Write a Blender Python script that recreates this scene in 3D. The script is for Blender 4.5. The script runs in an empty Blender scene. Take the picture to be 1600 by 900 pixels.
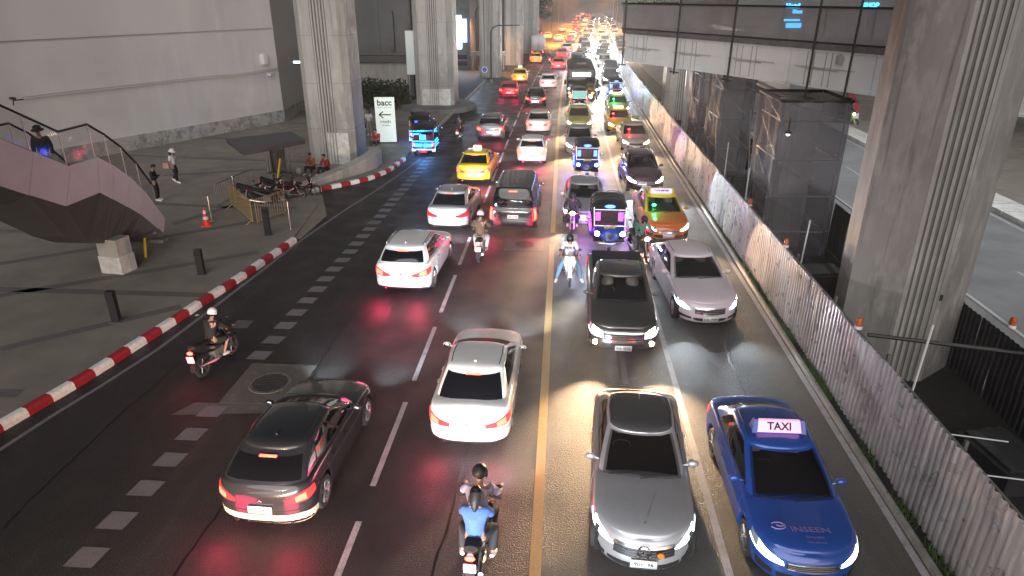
import bpy, bmesh, math, random
import numpy as np
from math import sin, cos, pi, radians as R, sqrt, atan2
from mathutils import Vector, Matrix, Euler
random.seed(7)
sc = bpy.context.scene
COL = sc.collection

# ------------------------------------------------------------------ camera
camd = bpy.data.cameras.new('camera'); cam = bpy.data.objects.new('camera', camd); COL.objects.link(cam)
cam.location = (0, 0, 9.0); cam.rotation_euler = (R(90 - 23.37), 0, R(4.11))
camd.sensor_width = 36; camd.lens = 1060 / 1600 * 36; camd.clip_start = .1; camd.clip_end = 3000
sc.camera = cam
# ------------------------------------------------------------------ night sky, soft overhead city glow, exposure
SUN_EL, SUN_AZ = R(38), R(205)
w = bpy.data.worlds.new('World'); sc.world = w; w.use_nodes = True
nt = w.node_tree; bg = nt.nodes['Background']
sky = nt.nodes.new('ShaderNodeTexSky'); sky.sky_type = 'NISHITA'; sky.sun_disc = False
sky.sun_elevation = R(4); sky.sun_rotation = R(155); sky.air_density = 1.5; sky.dust_density = 4
hs = nt.nodes.new('ShaderNodeHueSaturation'); hs.inputs['Saturation'].default_value = .35
nt.links.new(sky.outputs[0], hs.inputs['Color']); nt.links.new(hs.outputs[0], bg.inputs['Color'])
bg.inputs['Strength'].default_value = .075
sd = bpy.data.lights.new('sun', 'SUN'); so = bpy.data.objects.new('sun', sd); COL.objects.link(so)
sd.energy = 1.6; sd.angle = R(55); sd.color = (1, .97, .965)
so.rotation_euler = Vector((.05, .80, -.48)).to_track_quat('-Z', 'Y').to_euler()
sc.view_settings.view_transform = 'Standard'; sc.view_settings.look = 'None'
sc.view_settings.exposure = .22; sc.view_settings.gamma = 1
sc.cycles.use_denoising = True; sc.cycles.max_bounces = 5; sc.cycles.diffuse_bounces = 2
sc.cycles.glossy_bounces = 3; sc.cycles.transparent_max_bounces = 8; sc.cycles.use_light_tree = True
sc.cycles.sample_clamp_indirect = 3; sc.cycles.sample_clamp_direct = 60
sc.cycles.caustics_reflective = False; sc.cycles.caustics_refractive = False

# ------------------------------------------------------------------ mesh helper
class MB:
    def __init__(s): s.v = []; s.f = []; s.m = []
    def add(s, vs, fs, m=0):
        b = len(s.v); s.v += [tuple(v) for v in vs]; s.f += [tuple(i + b for i in f) for f in fs]; s.m += [m] * len(fs); return s
    def box(s, x0, x1, y0, y1, z0, z1, m=0, M=None):
        vs = [(x, y, z) for z in (z0, z1) for y in (y0, y1) for x in (x0, x1)]
        if M is not None: vs = [M @ Vector(v) for v in vs]
        return s.add(vs, [(0,2,3,1),(4,5,7,6),(0,1,5,4),(2,6,7,3),(0,4,6,2),(1,3,7,5)], m)
    def grid(s, P, m=0, flip=False, wrap=False):
        n = len(P); k = len(P[0]); vs = [p for r in P for p in r]; fs = []
        for i in range(n - 1):
            for j in range(k if wrap else k - 1):
                a, b, c, d = i*k+j, i*k+(j+1) % k, (i+1)*k+(j+1) % k, (i+1)*k+j
                fs.append((a, d, c, b) if flip else (a, b, c, d))
        return s.add(vs, fs, m)
    def tube(s, pts, r, n=8, m=0, cap=True, sx=1., up=None):
        pts = [Vector(p) for p in pts]; rs = r if isinstance(r, (list, tuple)) else [r] * len(pts); rows = []
        pu = Vector(up) if up else None
        for i, p in enumerate(pts):
            d = (pts[min(i+1, len(pts)-1)] - pts[max(i-1, 0)]).normalized()
            u = pu if pu is not None else (Vector((0,0,1)) if abs(d.z) < .9 else Vector((0,1,0)))
            a = d.cross(u).normalized(); b = a.cross(d).normalized()
            if pu is None or True: pu = b
            rows.append([p + a*cos(t)*rs[i]*sx + b*sin(t)*rs[i] for t in [2*pi*k/n for k in range(n)]])
        s.grid(rows, m, wrap=True, flip=True)
        if cap:
            b0 = len(s.v) - n*len(rows)
            s.f.append(tuple(b0 + k for k in range(n))); s.m.append(m)
            e = len(s.v) - n; s.f.append(tuple(e + k for k in reversed(range(n)))); s.m.append(m)
        return s
    def prism(s, poly, z0, z1, m=0, M=None):
        n = len(poly)
        vs = [(x, y, z0) for x, y in poly] + [(x, y, z1) for x, y in poly]
        if M is not None: vs = [M @ Vector(v) for v in vs]
        fs = [tuple(reversed(range(n))), tuple(range(n, 2*n))] + [(i, (i+1) % n, (i+1) % n + n, i + n) for i in range(n)]
        return s.add(vs, fs, m)
    def lathe(s, prof, n=24, M=None, m=0):  # prof (r,h) about z
        rows = [[Vector((r*cos(2*pi*k/n), r*sin(2*pi*k/n), h)) for k in range(n)] for r, h in prof]
        if M is not None: rows = [[M @ v for v in q] for q in rows]
        return s.grid(rows, m, wrap=True)
    def ell(s, c, r, n=12, k=8, M=None, m=0):
        rows = []
        for i in range(k + 1):
            t = -pi/2 + pi*i/k
            q = [Vector((r[0]*cos(t)*cos(a), r[1]*cos(t)*sin(a), r[2]*sin(t))) for a in [2*pi*j/n for j in range(n)]]
            rows.append([(M @ v if M is not None else v) + Vector(c) for v in q])
        return s.grid(rows, m, wrap=True)
    def mesh(s, name, mats=None, smooth=True, ang=35, merge=False):
        me = bpy.data.meshes.new(name); me.from_pydata(s.v, [], s.f)
        for mt in (mats if isinstance(mats, (list, tuple)) else [mats]): me.materials.append(mt)
        if any(s.m): me.polygons.foreach_set('material_index', s.m)
        if merge:
            bm = bmesh.new(); bm.from_mesh(me); bmesh.ops.remove_doubles(bm, verts=bm.verts, dist=1e-5)
            bmesh.ops.recalc_face_normals(bm, faces=bm.faces); bm.to_mesh(me); bm.free()
        if smooth:
            me.shade_smooth()
            if ang: me.set_sharp_from_angle(angle=R(ang))
        me.validate(); me.update(); return me

def ob(name, me, parent=None, loc=(0,0,0), rz=0, rot=None, mat=None):
    o = bpy.data.objects.new(name, me); COL.objects.link(o)
    o.location = loc; o.rotation_euler = rot if rot else (0, 0, rz)
    if parent: o.parent = parent
    if mat is not None and len(me.materials):
        o.material_slots[0].link = 'OBJECT'; o.material_slots[0].material = mat
    return o
def tag(o, label=None, cat=None, group=None, kind=None):
    if label: o['label'] = label
    if cat: o['category'] = cat
    if group: o['group'] = group
    if kind: o['kind'] = kind
    return o
def empty(name, loc=(0,0,0), rz=0, label=None, cat=None, group=None):
    o = bpy.data.objects.new(name, None); COL.objects.link(o); o.location = loc; o.rotation_euler = (0, 0, rz)
    o.empty_display_size = .2
    return tag(o, label, cat, group)
def struct(name, mb, mat, parent=None, smooth=False, **k):
    return tag(ob(name, mb.mesh(name, mat, smooth=smooth, **k), parent), kind='structure')
_TX = {}
def text_mesh(txt, size, ext=.002, mat=None, align='CENTER', bold=0.):
    k = (txt, size, ext, mat.name if mat else '', align, bold)
    if k in _TX: return _TX[k]
    c = bpy.data.curves.new('lettering', 'FONT'); c.body = txt; c.size = size; c.extrude = ext; c.offset = bold
    c.align_x = align; c.align_y = 'CENTER'; c.resolution_u = 3
    o = bpy.data.objects.new('tmp', c); COL.objects.link(o)
    dg = bpy.context.evaluated_depsgraph_get(); me = bpy.data.meshes.new_from_object(o.evaluated_get(dg))
    bpy.data.objects.remove(o); bpy.data.curves.remove(c)
    me.materials.clear(); me.materials.append(mat); _TX[k] = me; return me
def lamp(parent, kind, loc, power, color, rot=None, size=.05, spot=60, blend=.5, name='lamp_light'):
    l = bpy.data.lights.new(name, kind); l.energy = power; l.color = color
    if kind != 'SUN': l.shadow_soft_size = size
    if kind == 'SPOT': l.spot_size = R(spot); l.spot_blend = blend
    o = bpy.data.objects.new(name, l); COL.objects.link(o); o.location = loc
    if rot is not None: o.rotation_euler = rot
    if parent: o.parent = parent
    return o

# ------------------------------------------------------------------ materials
def mat(name, col, rough=.5, metal=0., spec=.5, coat=0., emit=None, es=0., noise=None, bump=None, alpha=1., trans=0., nz=None, world=False):
    m = bpy.data.materials.new(name); m.use_nodes = True; n = m.node_tree; b = n.nodes['Principled BSDF']
    b.inputs['Base Color'].default_value = (*col, 1); b.inputs['Roughness'].default_value = rough
    b.inputs['Metallic'].default_value = metal; b.inputs['Specular IOR Level'].default_value = spec
    b.inputs['Coat Weight'].default_value = coat; b.inputs['Coat Roughness'].default_value = .05
    b.inputs['Alpha'].default_value = alpha; b.inputs['Transmission Weight'].default_value = trans
    if emit: b.inputs['Emission Color'].default_value = (*emit, 1); b.inputs['Emission Strength'].default_value = es
    tc = n.nodes.new('ShaderNodeTexCoord')
    if world: tc = n.nodes.new('ShaderNodeNewGeometry')
    TCO = tc.outputs['Position'] if world else tc.outputs['Object']
    if noise:  # list of (scale, colour, lo, hi, stretch)
        cur = None
        for (scl, c2, lo, hi, st) in noise:
            mp = n.nodes.new('ShaderNodeMapping'); mp.inputs['Scale'].default_value = st
            tx = n.nodes.new('ShaderNodeTexNoise'); tx.inputs['Scale'].default_value = scl; tx.inputs['Detail'].default_value = 6
            tx.inputs['Roughness'].default_value = .62
            rp = n.nodes.new('ShaderNodeMapRange'); rp.inputs['From Min'].default_value = lo; rp.inputs['From Max'].default_value = hi
            mx = n.nodes.new('ShaderNodeMix'); mx.data_type = 'RGBA'
            n.links.new(TCO, mp.inputs['Vector']); n.links.new(mp.outputs[0], tx.inputs['Vector'])
            n.links.new(tx.outputs[0], rp.inputs['Value']); n.links.new(rp.outputs[0], mx.inputs['Factor'])
            if cur is None: mx.inputs['A'].default_value = (*col, 1)
            else: n.links.new(cur, mx.inputs['A'])
            mx.inputs['B'].default_value = (*c2, 1); cur = mx.outputs['Result']
        n.links.new(cur, b.inputs['Base Color'])
    if nz:  # roughness variation (scale, lo, hi)
        tx = n.nodes.new('ShaderNodeTexNoise'); tx.inputs['Scale'].default_value = nz[0]; tx.inputs['Detail'].default_value = 5
        rp = n.nodes.new('ShaderNodeMapRange'); rp.inputs['From Min'].default_value = .35; rp.inputs['From Max'].default_value = .65
        rp.inputs['To Min'].default_value = nz[1]; rp.inputs['To Max'].default_value = nz[2]
        n.links.new(TCO, tx.inputs['Vector']); n.links.new(tx.outputs[0], rp.inputs['Value']); n.links.new(rp.outputs[0], b.inputs['Roughness'])
    if bump:  # (scale, strength, distance)
        tx = n.nodes.new('ShaderNodeTexNoise'); tx.inputs['Scale'].default_value = bump[0]; tx.inputs['Detail'].default_value = 4
        bp = n.nodes.new('ShaderNodeBump'); bp.inputs['Strength'].default_value = bump[1]; bp.inputs['Distance'].default_value = bump[2]
        n.links.new(TCO, tx.inputs['Vector']); n.links.new(tx.outputs[0], bp.inputs['Height']); n.links.new(bp.outputs[0], b.inputs['Normal'])
    return m
U = (1, 1, 1)
def paint(name, c, metal=0., rough=.32):
    d = tuple(x * .93 for x in c)
    m = mat(name, c, rough, metal, .5, 1., noise=[(7, d, .45, .75, U)])
    return m
def glow(name, c, e, base=None): return mat(name, base or c, .3, emit=c, es=e)
M = {}
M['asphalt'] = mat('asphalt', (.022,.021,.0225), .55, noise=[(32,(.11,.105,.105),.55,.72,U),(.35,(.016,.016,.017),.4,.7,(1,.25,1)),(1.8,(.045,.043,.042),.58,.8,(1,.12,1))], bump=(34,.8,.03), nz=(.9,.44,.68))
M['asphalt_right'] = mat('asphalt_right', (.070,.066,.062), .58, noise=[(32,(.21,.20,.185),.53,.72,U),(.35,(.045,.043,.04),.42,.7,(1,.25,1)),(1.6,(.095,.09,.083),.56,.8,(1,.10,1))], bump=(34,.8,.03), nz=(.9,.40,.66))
M['asphalt_patch'] = mat('asphalt_patch', (.10,.098,.092), .75, noise=[(60,(.05,.05,.05),.5,.8,U),(4,(.15,.145,.135),.5,.75,U)], bump=(120,.5,.01))
M['asphalt_side'] = mat('asphalt_side', (.19,.195,.20), .6, noise=[(40,(.28,.28,.28),.56,.72,U),(.5,(.12,.12,.125),.4,.7,U)], bump=(130,.3,.01))
M['linepaint'] = mat('line_paint', (.42,.40,.42), .6, noise=[(25,(.13,.13,.13),.52,.75,U),(3,(.25,.24,.25),.5,.7,U)], bump=(100,.3,.006))
M['linefaint'] = mat('worn_line_paint', (.17,.16,.175), .6, noise=[(25,(.09,.09,.09),.5,.75,U),(3,(.12,.12,.125),.5,.7,U)], bump=(100,.3,.006))
M['lineochre'] = mat('ochre_line_paint', (.42,.27,.12), .6, noise=[(25,(.2,.13,.07),.5,.75,U)], bump=(100,.3,.006))
M['soil'] = mat('soil', (.02,.019,.018), .9, noise=[(3,(.035,.03,.028),.5,.7,U)], bump=(12,.6,.06))
M['ground'] = mat('ground', (.035,.034,.033), .9, noise=[(.4,(.06,.055,.05),.5,.7,U)])
M['plaza'] = mat('plaza_paving', (.225,.205,.17), .72, noise=[(.45,(.165,.15,.13),.42,.68,U),(5,(.20,.185,.16),.5,.7,U)], bump=(60,.15,.004), nz=(1.2,.5,.8))
M['band'] = mat('paving_band', (.115,.11,.105), .7, noise=[(6,(.15,.14,.13),.5,.7,U)], bump=(60,.2,.004))
M['kerb_red'] = mat('kerb_red', (.33,.018,.03), .55, noise=[(9,(.17,.02,.025),.5,.72,U),(30,(.4,.12,.12),.64,.8,U)], bump=(40,.3,.006))
M['kerb_white'] = mat('kerb_white', (.78,.77,.76), .55, noise=[(9,(.5,.47,.46),.5,.75,U),(30,(.3,.28,.28),.62,.8,U)], bump=(40,.3,.006))
M['conc'] = mat('concrete', (.38,.37,.345), .8, noise=[(.5,(.27,.265,.25),.42,.62,(1,1,.35)),(2.2,(.42,.41,.385),.5,.7,(1.4,1.4,.5)),(9,(.24,.235,.22),.6,.8,(1,1,.12)),(3.5,(.20,.195,.185),.56,.72,(1.6,1.6,.06))], bump=(18,.35,.012), nz=(2,.65,.9))
M['conc_lt'] = mat('concrete_pale', (.55,.55,.53), .8, noise=[(3,(.40,.40,.38),.45,.65,U),(14,(.68,.68,.66),.55,.7,U)], bump=(18,.35,.012))
M['conc_dk'] = mat('concrete_dark', (.13,.13,.13), .8, noise=[(1.2,(.09,.09,.09),.45,.65,U),(7,(.17,.17,.165),.5,.75,U)], bump=(18,.35,.012))
M['groove'] = mat('groove_concrete', (.12,.12,.11), .85, noise=[(4,(.2,.195,.18),.5,.7,(1,1,.1))])
M['wall'] = mat('museum_wall', (.74,.72,.70), .55, noise=[(.18,(.65,.635,.64),.4,.65,U),(1.3,(.76,.74,.725),.5,.75,(1,1,.15))], nz=(.6,.45,.7), bump=(1.2,.12,.03))
M['wallseam'] = mat('wall_seam', (.53,.52,.51), .7)
M['wallbase'] = mat('wall_base_render', (.44,.44,.42), .85, noise=[(1.6,(.26,.26,.25),.45,.6,U),(6,(.62,.62,.60),.55,.68,U)], bump=(6,.5,.03))
M['clad'] = mat('lilac_cladding', (.50,.48,.54), .42, metal=.1, noise=[(.7,(.42,.40,.46),.4,.7,U)])
M['clad_dk'] = mat('dark_cladding', (.075,.075,.075), .6, noise=[(.8,(.095,.093,.092),.4,.7,U)])
M['steel'] = mat('steel', (.6,.6,.6), .3, metal=1.)
M['chrome'] = mat('chrome', (.8,.8,.82), .12, metal=1.)
M['rim'] = mat('alloy', (.55,.55,.57), .28, metal=.9)
M['blackpl'] = mat('black_plastic', (.018,.018,.02), .45)
M['matt'] = mat('matt_black', (.012,.012,.012), .8)
M['rubber'] = mat('rubber', (.02,.02,.02), .8, noise=[(20,(.04,.04,.04),.5,.8,U)])
M['glass'] = mat('tinted_glass', (.006,.006,.008), .06, spec=.6, coat=.5)
M['glassf'] = mat('windscreen_glass', (.004,.004,.005), .05, spec=.6, alpha=.45)
M['cabin_dark'] = mat('cabin_trim', (.02,.02,.022), .8)
M['seat_grey'] = mat('seat_leather', (.34,.30,.27), .6)
M['galv'] = mat('galvanised_sheet', (.80,.78,.83), .34, metal=.5, noise=[(1.2,(.55,.53,.58),.42,.62,(1,1,.4)),(9,(.70,.68,.71),.5,.7,(1,1,.15))], nz=(2.5,.24,.5), world=True)
M['netting'] = mat('netting', (.11,.11,.13), .8, alpha=.62, noise=[(.8,(.15,.15,.17),.4,.7,U)])
M['net_lt'] = mat('bridge_netting', (.24,.235,.23), .7, alpha=.72, noise=[(.5,(.30,.295,.29),.4,.65,U)])
M['beam'] = mat('bridge_beam', (.70,.73,.71), .6, noise=[(.6,(.62,.65,.63),.4,.65,U),(8,(.64,.67,.65),.55,.75,(1,1,.3))], bump=(8,.1,.01))
M['blacksteel'] = mat('black_steel', (.015,.015,.015), .5)
M['white'] = mat('white_plastic', (.75,.75,.75), .4)
M['plate'] = mat('plate_white', (.82,.82,.80), .35)
M['ink'] = mat('black_ink', (.015,.015,.02), .5)
M['yellow'] = mat('yellow_plastic', (.7,.45,.03), .4)
M['skin'] = mat('skin', (.36,.20,.14), .55)
M['hair'] = mat('hair', (.008,.007,.007), .5, bump=(60,.5,.01))
M['denim'] = mat('denim', (.12,.24,.33), .8, bump=(60,.3,.004))
M['leafy'] = mat('leaf', (.06,.11,.03), .6, noise=[(3,(.1,.16,.04),.4,.7,U)])
M['leafdk'] = mat('dark_leaf', (.02,.035,.015), .7, noise=[(3,(.04,.05,.02),.4,.7,U)])
M['bark'] = mat('bark', (.09,.06,.04), .9, bump=(10,.8,.03))
M['bumper_headlit'] = mat('bumper_headlit', (.62,.56,.42), .4)  # headlight light from the car behind put into the bumper colour
M['head_w'] = glow('headlamp_white', (.86,.94,1.), 34)
M['head_y'] = glow('headlamp_warm', (1.,.80,.52), 30)
M['head_b'] = glow('headlamp_blue', (.25,.5,1.), 24)
M['lens'] = mat('clear_lens', (.5,.52,.55), .08, metal=.5, coat=1.)
M['drl'] = glow('running_light', (.75,.9,1.), 5)
M['tail_off'] = mat('tail_lens', (.35,.01,.012), .12, coat=1., emit=(1.,.02,.02), es=.35)
M['tail'] = glow('tail_lamp', (1.,.03,.025), 2.2, (.5,.02,.02))
M['tailhot'] = glow('brake_lamp', (1.,.07,.04), 8, (.6,.05,.03))
M['amber'] = glow('amber_lamp', (1.,.45,.05), 12)
M['g_green'] = glow('green_sign', (.02,1.,.22), 18)
M['g_red'] = glow('red_sign', (1.,.02,.03), 18)
M['g_blue'] = glow('blue_led', (.04,.10,1.), 9)
M['g_cyan'] = glow('cyan_led', (.05,.5,1.), 3.0)
M['g_purple'] = glow('purple_led', (.55,.05,.95), 5.0)
M['g_white'] = glow('white_tube', (.9,.96,1.), 9)
# ------------------------------------------------------------------ car geometry
def hint(keys, y):
    n = len(keys)
    if y <= keys[0][0]: return keys[0][1]
    if y >= keys[-1][0]: return keys[-1][1]
    for i in range(n - 1):
        if keys[i][0] <= y <= keys[i+1][0]: break
    x0, v0 = keys[i]; x1, v1 = keys[i+1]; h = x1 - x0
    def tan(k):
        if k == 0: return (keys[1][1]-keys[0][1])/(keys[1][0]-keys[0][0])
        if k == n-1: return (keys[-1][1]-keys[-2][1])/(keys[-1][0]-keys[-2][0])
        a = (keys[k][1]-keys[k-1][1])/(keys[k][0]-keys[k-1][0]); b = (keys[k+1][1]-keys[k][1])/(keys[k+1][0]-keys[k][0])
        return 0 if a*b <= 0 else 2*a*b/(a+b)
    t = (y-x0)/h; m0 = tan(i)*h; m1 = tan(i+1)*h
    return (2*t**3-3*t*t+1)*v0 + (t**3-2*t*t+t)*m0 + (-2*t**3+3*t*t)*v1 + (t**3-t*t)*m1

BASE = dict(L=4.63, W=1.78, H=1.46, wb=2.70, fo=.92, r=.325, zb=.19, cf=.85, cr=.62, nf=2.5, nr=3.0,
    top=[(-2.32,.88),(-2.1,.945),(-1.6,.955),(-.9,.94),(.2,.90),(1.0,.885),(1.5,.82),(2.0,.76),(2.315,.70)], crown=.055,
    g=(-1.88,1.22,-1.22,.22), gw=(.80,.655), bow=(.30,.30), arch=.055, bp=(-.42,), cp=.12,
    rows=[(0,.93,.07,.09),(.06,.965,.02,.03),(.16,.985,0,.0),(.32,.998,.005,.0),(.48,1.0,.03,.012),(.62,1.0,.05,.02),(.76,.99,.065,.015),(.88,.972,.10,.02),(.96,.955,.14,.04),(1.0,.935,.18,.07)],
    hl=[('F',.50,.60,.74),('F',.74,.60,.84),('F',.90,.64,.93),('S',-.50,.78,.97)],
    tl=[('R',.42,.60,.74),('R',.70,.58,.80),('R',.90,.58,.86),('S',.45,.70,.86)],
    grille=(.46,.50,.74), low=(.62,.16,.36), rplate=.50, fplate=.30, rwin=(.06,.93), spokes=5)
def spec(**k): d = dict(BASE); d.update(k); return d
TYPES = dict(
 sedan=BASE,
 merc=spec(L=4.69, W=1.81, H=1.44, wb=2.84, fo=.79, nf=2.2, cf=.95, spokes=5,
    top=[(-2.34,.80),(-2.1,.92),(-1.6,.955),(-.9,.95),(.2,.92),(.85,.91),(1.4,.86),(1.95,.80),(2.2,.765),(2.345,.73)],
    g=(-2.0,.98,-1.45,.02), gw=(.81,.65),
    hl=[('F',.56,.66,.76),('F',.76,.66,.90),('F',.93,.74,.985),('S',-.62,.90,.99)], grille=(.55,.46,.83), low=(.66,.12,.27), fplate=.34),
 limo=spec(L=5.12, W=1.90, H=1.49, wb=3.04, fo=.86, r=.345, nf=2.3, cf=.95,
    top=[(-2.56,.84),(-2.25,.96),(-1.7,.985),(-.9,.98),(.2,.95),(.9,.935),(1.5,.89),(2.1,.83),(2.4,.79),(2.56,.75)],
    g=(-2.1,1.12,-1.45,.12), gw=(.86,.69),
    hl=[('F',.60,.62,.74),('F',.78,.62,.86),('F',.93,.68,.93),('S',-.62,.84,.95)], grille=(.46,.46,.80), low=(.50,.16,.30), fplate=.28),
 hatch=spec(L=4.46, W=1.80, H=1.46, wb=2.70, fo=.90, cr=.55,
    top=[(-2.23,.90),(-2.1,.97),(-1.5,.985),(-.6,.96),(.2,.92),(.95,.90),(1.5,.83),(1.95,.74),(2.23,.66)],
    g=(-2.12,1.02,-1.52,.05), gw=(.815,.65), ins=(.02,.34), rwin=(.10,.80), cp=.17,
    tl=[('R',.52,.66,.76),('R',.72,.63,.84),('R',.90,.63,.88),('S',.42,.72,.86)]),
 compact=spec(L=3.95, W=1.70, H=1.50, wb=2.5, fo=.80, cf=.7, cr=.5, r=.30,
    top=[(-1.97,.90),(-1.85,.97),(-1.2,.97),(-.4,.94),(.4,.92),(.9,.90),(1.4,.82),(1.75,.72),(1.97,.66)],
    g=(-1.88,1.02,-1.55,.05), gw=(.765,.62), rwin=(.10,.88), cp=.12, crown=.06,
    tl=[('R',.58,.55,.72),('R',.74,.52,.92),('R',.90,.56,.98),('S',.38,.80,.97)]),
 suv=spec(L=4.45, W=1.82, H=1.60, wb=2.67, fo=.84, r=.345, zb=.24, cr=.50, nr=3.4,
    top=[(-2.22,.98),(-2.1,1.05),(-1.5,1.07),(-.6,1.04),(.2,1.01),(.95,1.0),(1.45,.95),(1.9,.86),(2.225,.78)],
    g=(-2.10,1.10,-1.72,.15), gw=(.825,.68), rwin=(.10,.85), cp=.10, rails=True,
    tl=[('R',.40,.63,.72),('R',.66,.58,.82),('R',.90,.58,.88),('S',.45,.72,.86)]),
 van=spec(L=5.15, W=1.92, H=1.93, wb=3.2, fo=.95, r=.35, zb=.24, cf=.75, cr=.35, nr=4.5, crown=.05,
    top=[(-2.57,1.06),(-2.45,1.10),(-1.5,1.12),(0,1.10),(1.2,1.06),(1.75,1.0),(2.2,.92),(2.57,.82)],
    g=(-2.52,1.95,-2.38,1.0), gw=(.90,.76), bow=(.45,.16), rwin=(.10,.86), bp=(.35,-1.1), cp=.05, arch=.03,
    tl=[('R',.82,.40,.98),('R',.90,.40,1.0),('R',.965,.42,1.0),('S',.22,.50,.97)], rplate=.62),
 pickup=spec(L=5.25, W=1.86, H=1.76, wb=3.09, fo=.93, r=.385, zb=.34, cf=.62, cr=.14, nf=2.8, nr=6, crown=.05,
    top=[(-2.62,1.14),(-1.5,1.15),(-.8,1.15),(.2,1.13),(1.2,1.12),(1.7,1.07),(2.3,.99),(2.62,.90)],
    g=(-.72,1.38,-.60,.62), gw=(.83,.70), bow=(.36,.08), rwin=(.12,.85), bp=(.30,), cp=.08, arch=.035, bed=True,
    hl=[('F',.58,.58,.84),('F',.74,.56,.92),('F',.90,.58,.95),('S',-.40,.72,.93)],
    tl=[('R',.86,.45,.86),('R',.92,.45,.88),('R',.97,.45,.88),('S',.13,.5,.86)], grille=(.56,.46,.86), low=(.60,.20,.36), fplate=.16, fog=True),
)

class Car:
    def __init__(s, S):
        s.S = S; s.w = S['W']/2; s.yf = S['L']/2; s.yr = -S['L']/2
        s.wy = (s.yf - S['fo'], s.yf - S['fo'] - S['wb']); s.R = S['r'] + .065
        # dense outline table: arc length -> (x fraction, y)
        pts = []
        for i in range(41):
            x = (i/40)**.8 * .985; pts.append((x, s.yr + S['cr']*(1-(1-x**S['nr'])**(1/S['nr']))))
        y0 = s.yr + S['cr']*(1-(1-.985**S['nr'])**(1/S['nr'])); y1 = s.yf - S['cf']*(1-(1-.985**S['nf'])**(1/S['nf']))
        for i in range(1, 200):
            y = y0 + (y1-y0)*i/200; x = 1.
            if y < s.yr + S['cr']: x = (1-((s.yr+S['cr']-y)/S['cr'])**S['nr'])**(1/S['nr'])
            if y > s.yf - S['cf']: x = (1-((y-s.yf+S['cf'])/S['cf'])**S['nf'])**(1/S['nf'])
            pts.append((x, y))
        for i in range(41):
            x = ((40-i)/40)**.8 * .985; pts.append((x, s.yf - S['cf']*(1-(1-x**S['nf'])**(1/S['nf']))))
        s.P = np.array(pts); q = s.P.copy(); q[:, 0] *= s.w
        s.A = np.concatenate([[0], np.cumsum(np.hypot(*np.diff(q, axis=0).T))])
        s.n = len(pts)
    def a(s, k, v):
        if k == 'R': return float(np.interp(v, s.P[:41, 0], s.A[:41]))
        if k == 'F': return float(np.interp(-v, -s.P[-41:, 0], s.A[-41:]))
        y = s.yf + v if v < 0 and k == 'S' else (s.yr + v if k == 'S' else v)
        return float(np.interp(y, s.P[41:-41, 1], s.A[41:-41]))
    def ay(s, y): return float(np.interp(y, s.P[41:-41, 1], s.A[41:-41]))
    def pt(s, a, t, side=1, arch=True):
        S = s.S; x = float(np.interp(a, s.A, s.P[:, 0])); y = float(np.interp(a, s.A, s.P[:, 1]))
        rw = S['rows']; tt = [r[0] for r in rw]
        wm = float(np.interp(t, tt, [r[1] for r in rw])); fo = float(np.interp(t, tt, [r[2] for r in rw])); ro = float(np.interp(t, tt, [r[3] for r in rw]))
        zl = S['zb']
        if arch and x > .72:
            for yw in s.wy:
                d = abs(y-yw)
                if d < s.R: zl = max(zl, S['r'] + sqrt(s.R**2 - d*d))
        zt = hint(S['top'], y)
        if zl > S['zb']:  # keep rows level above the arch
            z = S['zb'] + t*(zt-S['zb']); z = max(z, zl + (zt-zl)*t*.35)
        else: z = S['zb'] + t*(zt-S['zb'])
        if y > s.yf-1.3: y2 = y - fo*((y-s.yf+1.3)/1.3)**2
        elif y < s.yr+1.0: y2 = y + ro*((s.yr+1.0-y)/1.0)**2
        else: y2 = y
        if y2 < s.yf-1.3+.0001 and y > s.yf-1.3: pass
        return Vector((side*x*s.w*wm, y2, z))
    def nrm(s, a, t, side=1):
        e = .02; p = s.pt(a, t, side, False)
        u = s.pt(min(a+e, s.A[-1]), t, side, False) - s.pt(max(a-e, 0), t, side, False)
        v = s.pt(a, min(t+.03, 1), side, False) - s.pt(a, max(t-.03, 0), side, False)
        n = u.cross(v).normalized() * side
        return n if n.dot(Vector((p.x, p.y*.3, .0))) > 0 else -n
    def strip(s, mb, st, off=.012, side=1, nseg=10, nrow=3, th=.02, arch=False, tc=None):
        A = [s.a(k, v) for k, v, *_ in st]; lo = [q[2] for q in st]; hi = [q[3] for q in st]
        if A[0] > A[-1]: A = A[::-1]; lo = lo[::-1]; hi = hi[::-1]
        rows = []
        for i in range(nseg+1):
            a = A[0] + (A[-1]-A[0])*i/nseg; l = np.interp(a, A, lo); h = np.interp(a, A, hi); r = []
            for j in range(nrow+1):
                t = float(l + (h-l)*j/nrow); n = s.nrm(a, t, side)
                r.append(s.pt(a, t, side, arch) + n*off)
            n0 = s.nrm(a, float(l), side); n1 = s.nrm(a, float(h), side)
            r = [r[0]-n0*th] + r + [r[-1]-n1*th]; rows.append(r)
        na = s.nrm(A[0], float(lo[0]), side)*th; nb = s.nrm(A[-1], float(lo[-1]), side)*th
        rows = [[p-na for p in rows[0]]] + rows + [[p-nb for p in rows[-1]]]
        mb.grid(rows, flip=(side < 0)); return mb
    def deckz(s, x, y):
        S = s.S; zt = hint(S['top'], y); a = s.ay(y) if abs(y) < s.yf-.05 else 0
        xf = float(np.interp(a, s.A, s.P[:, 0])) if a else .5
        xw = max(.05, xf*s.w*S['rows'][-1][1]); u = min(1, abs(x)/xw)
        return zt + (S['crown']*(1-u**2.2) + .03*(1-u**10))*(xw/s.w)
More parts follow.
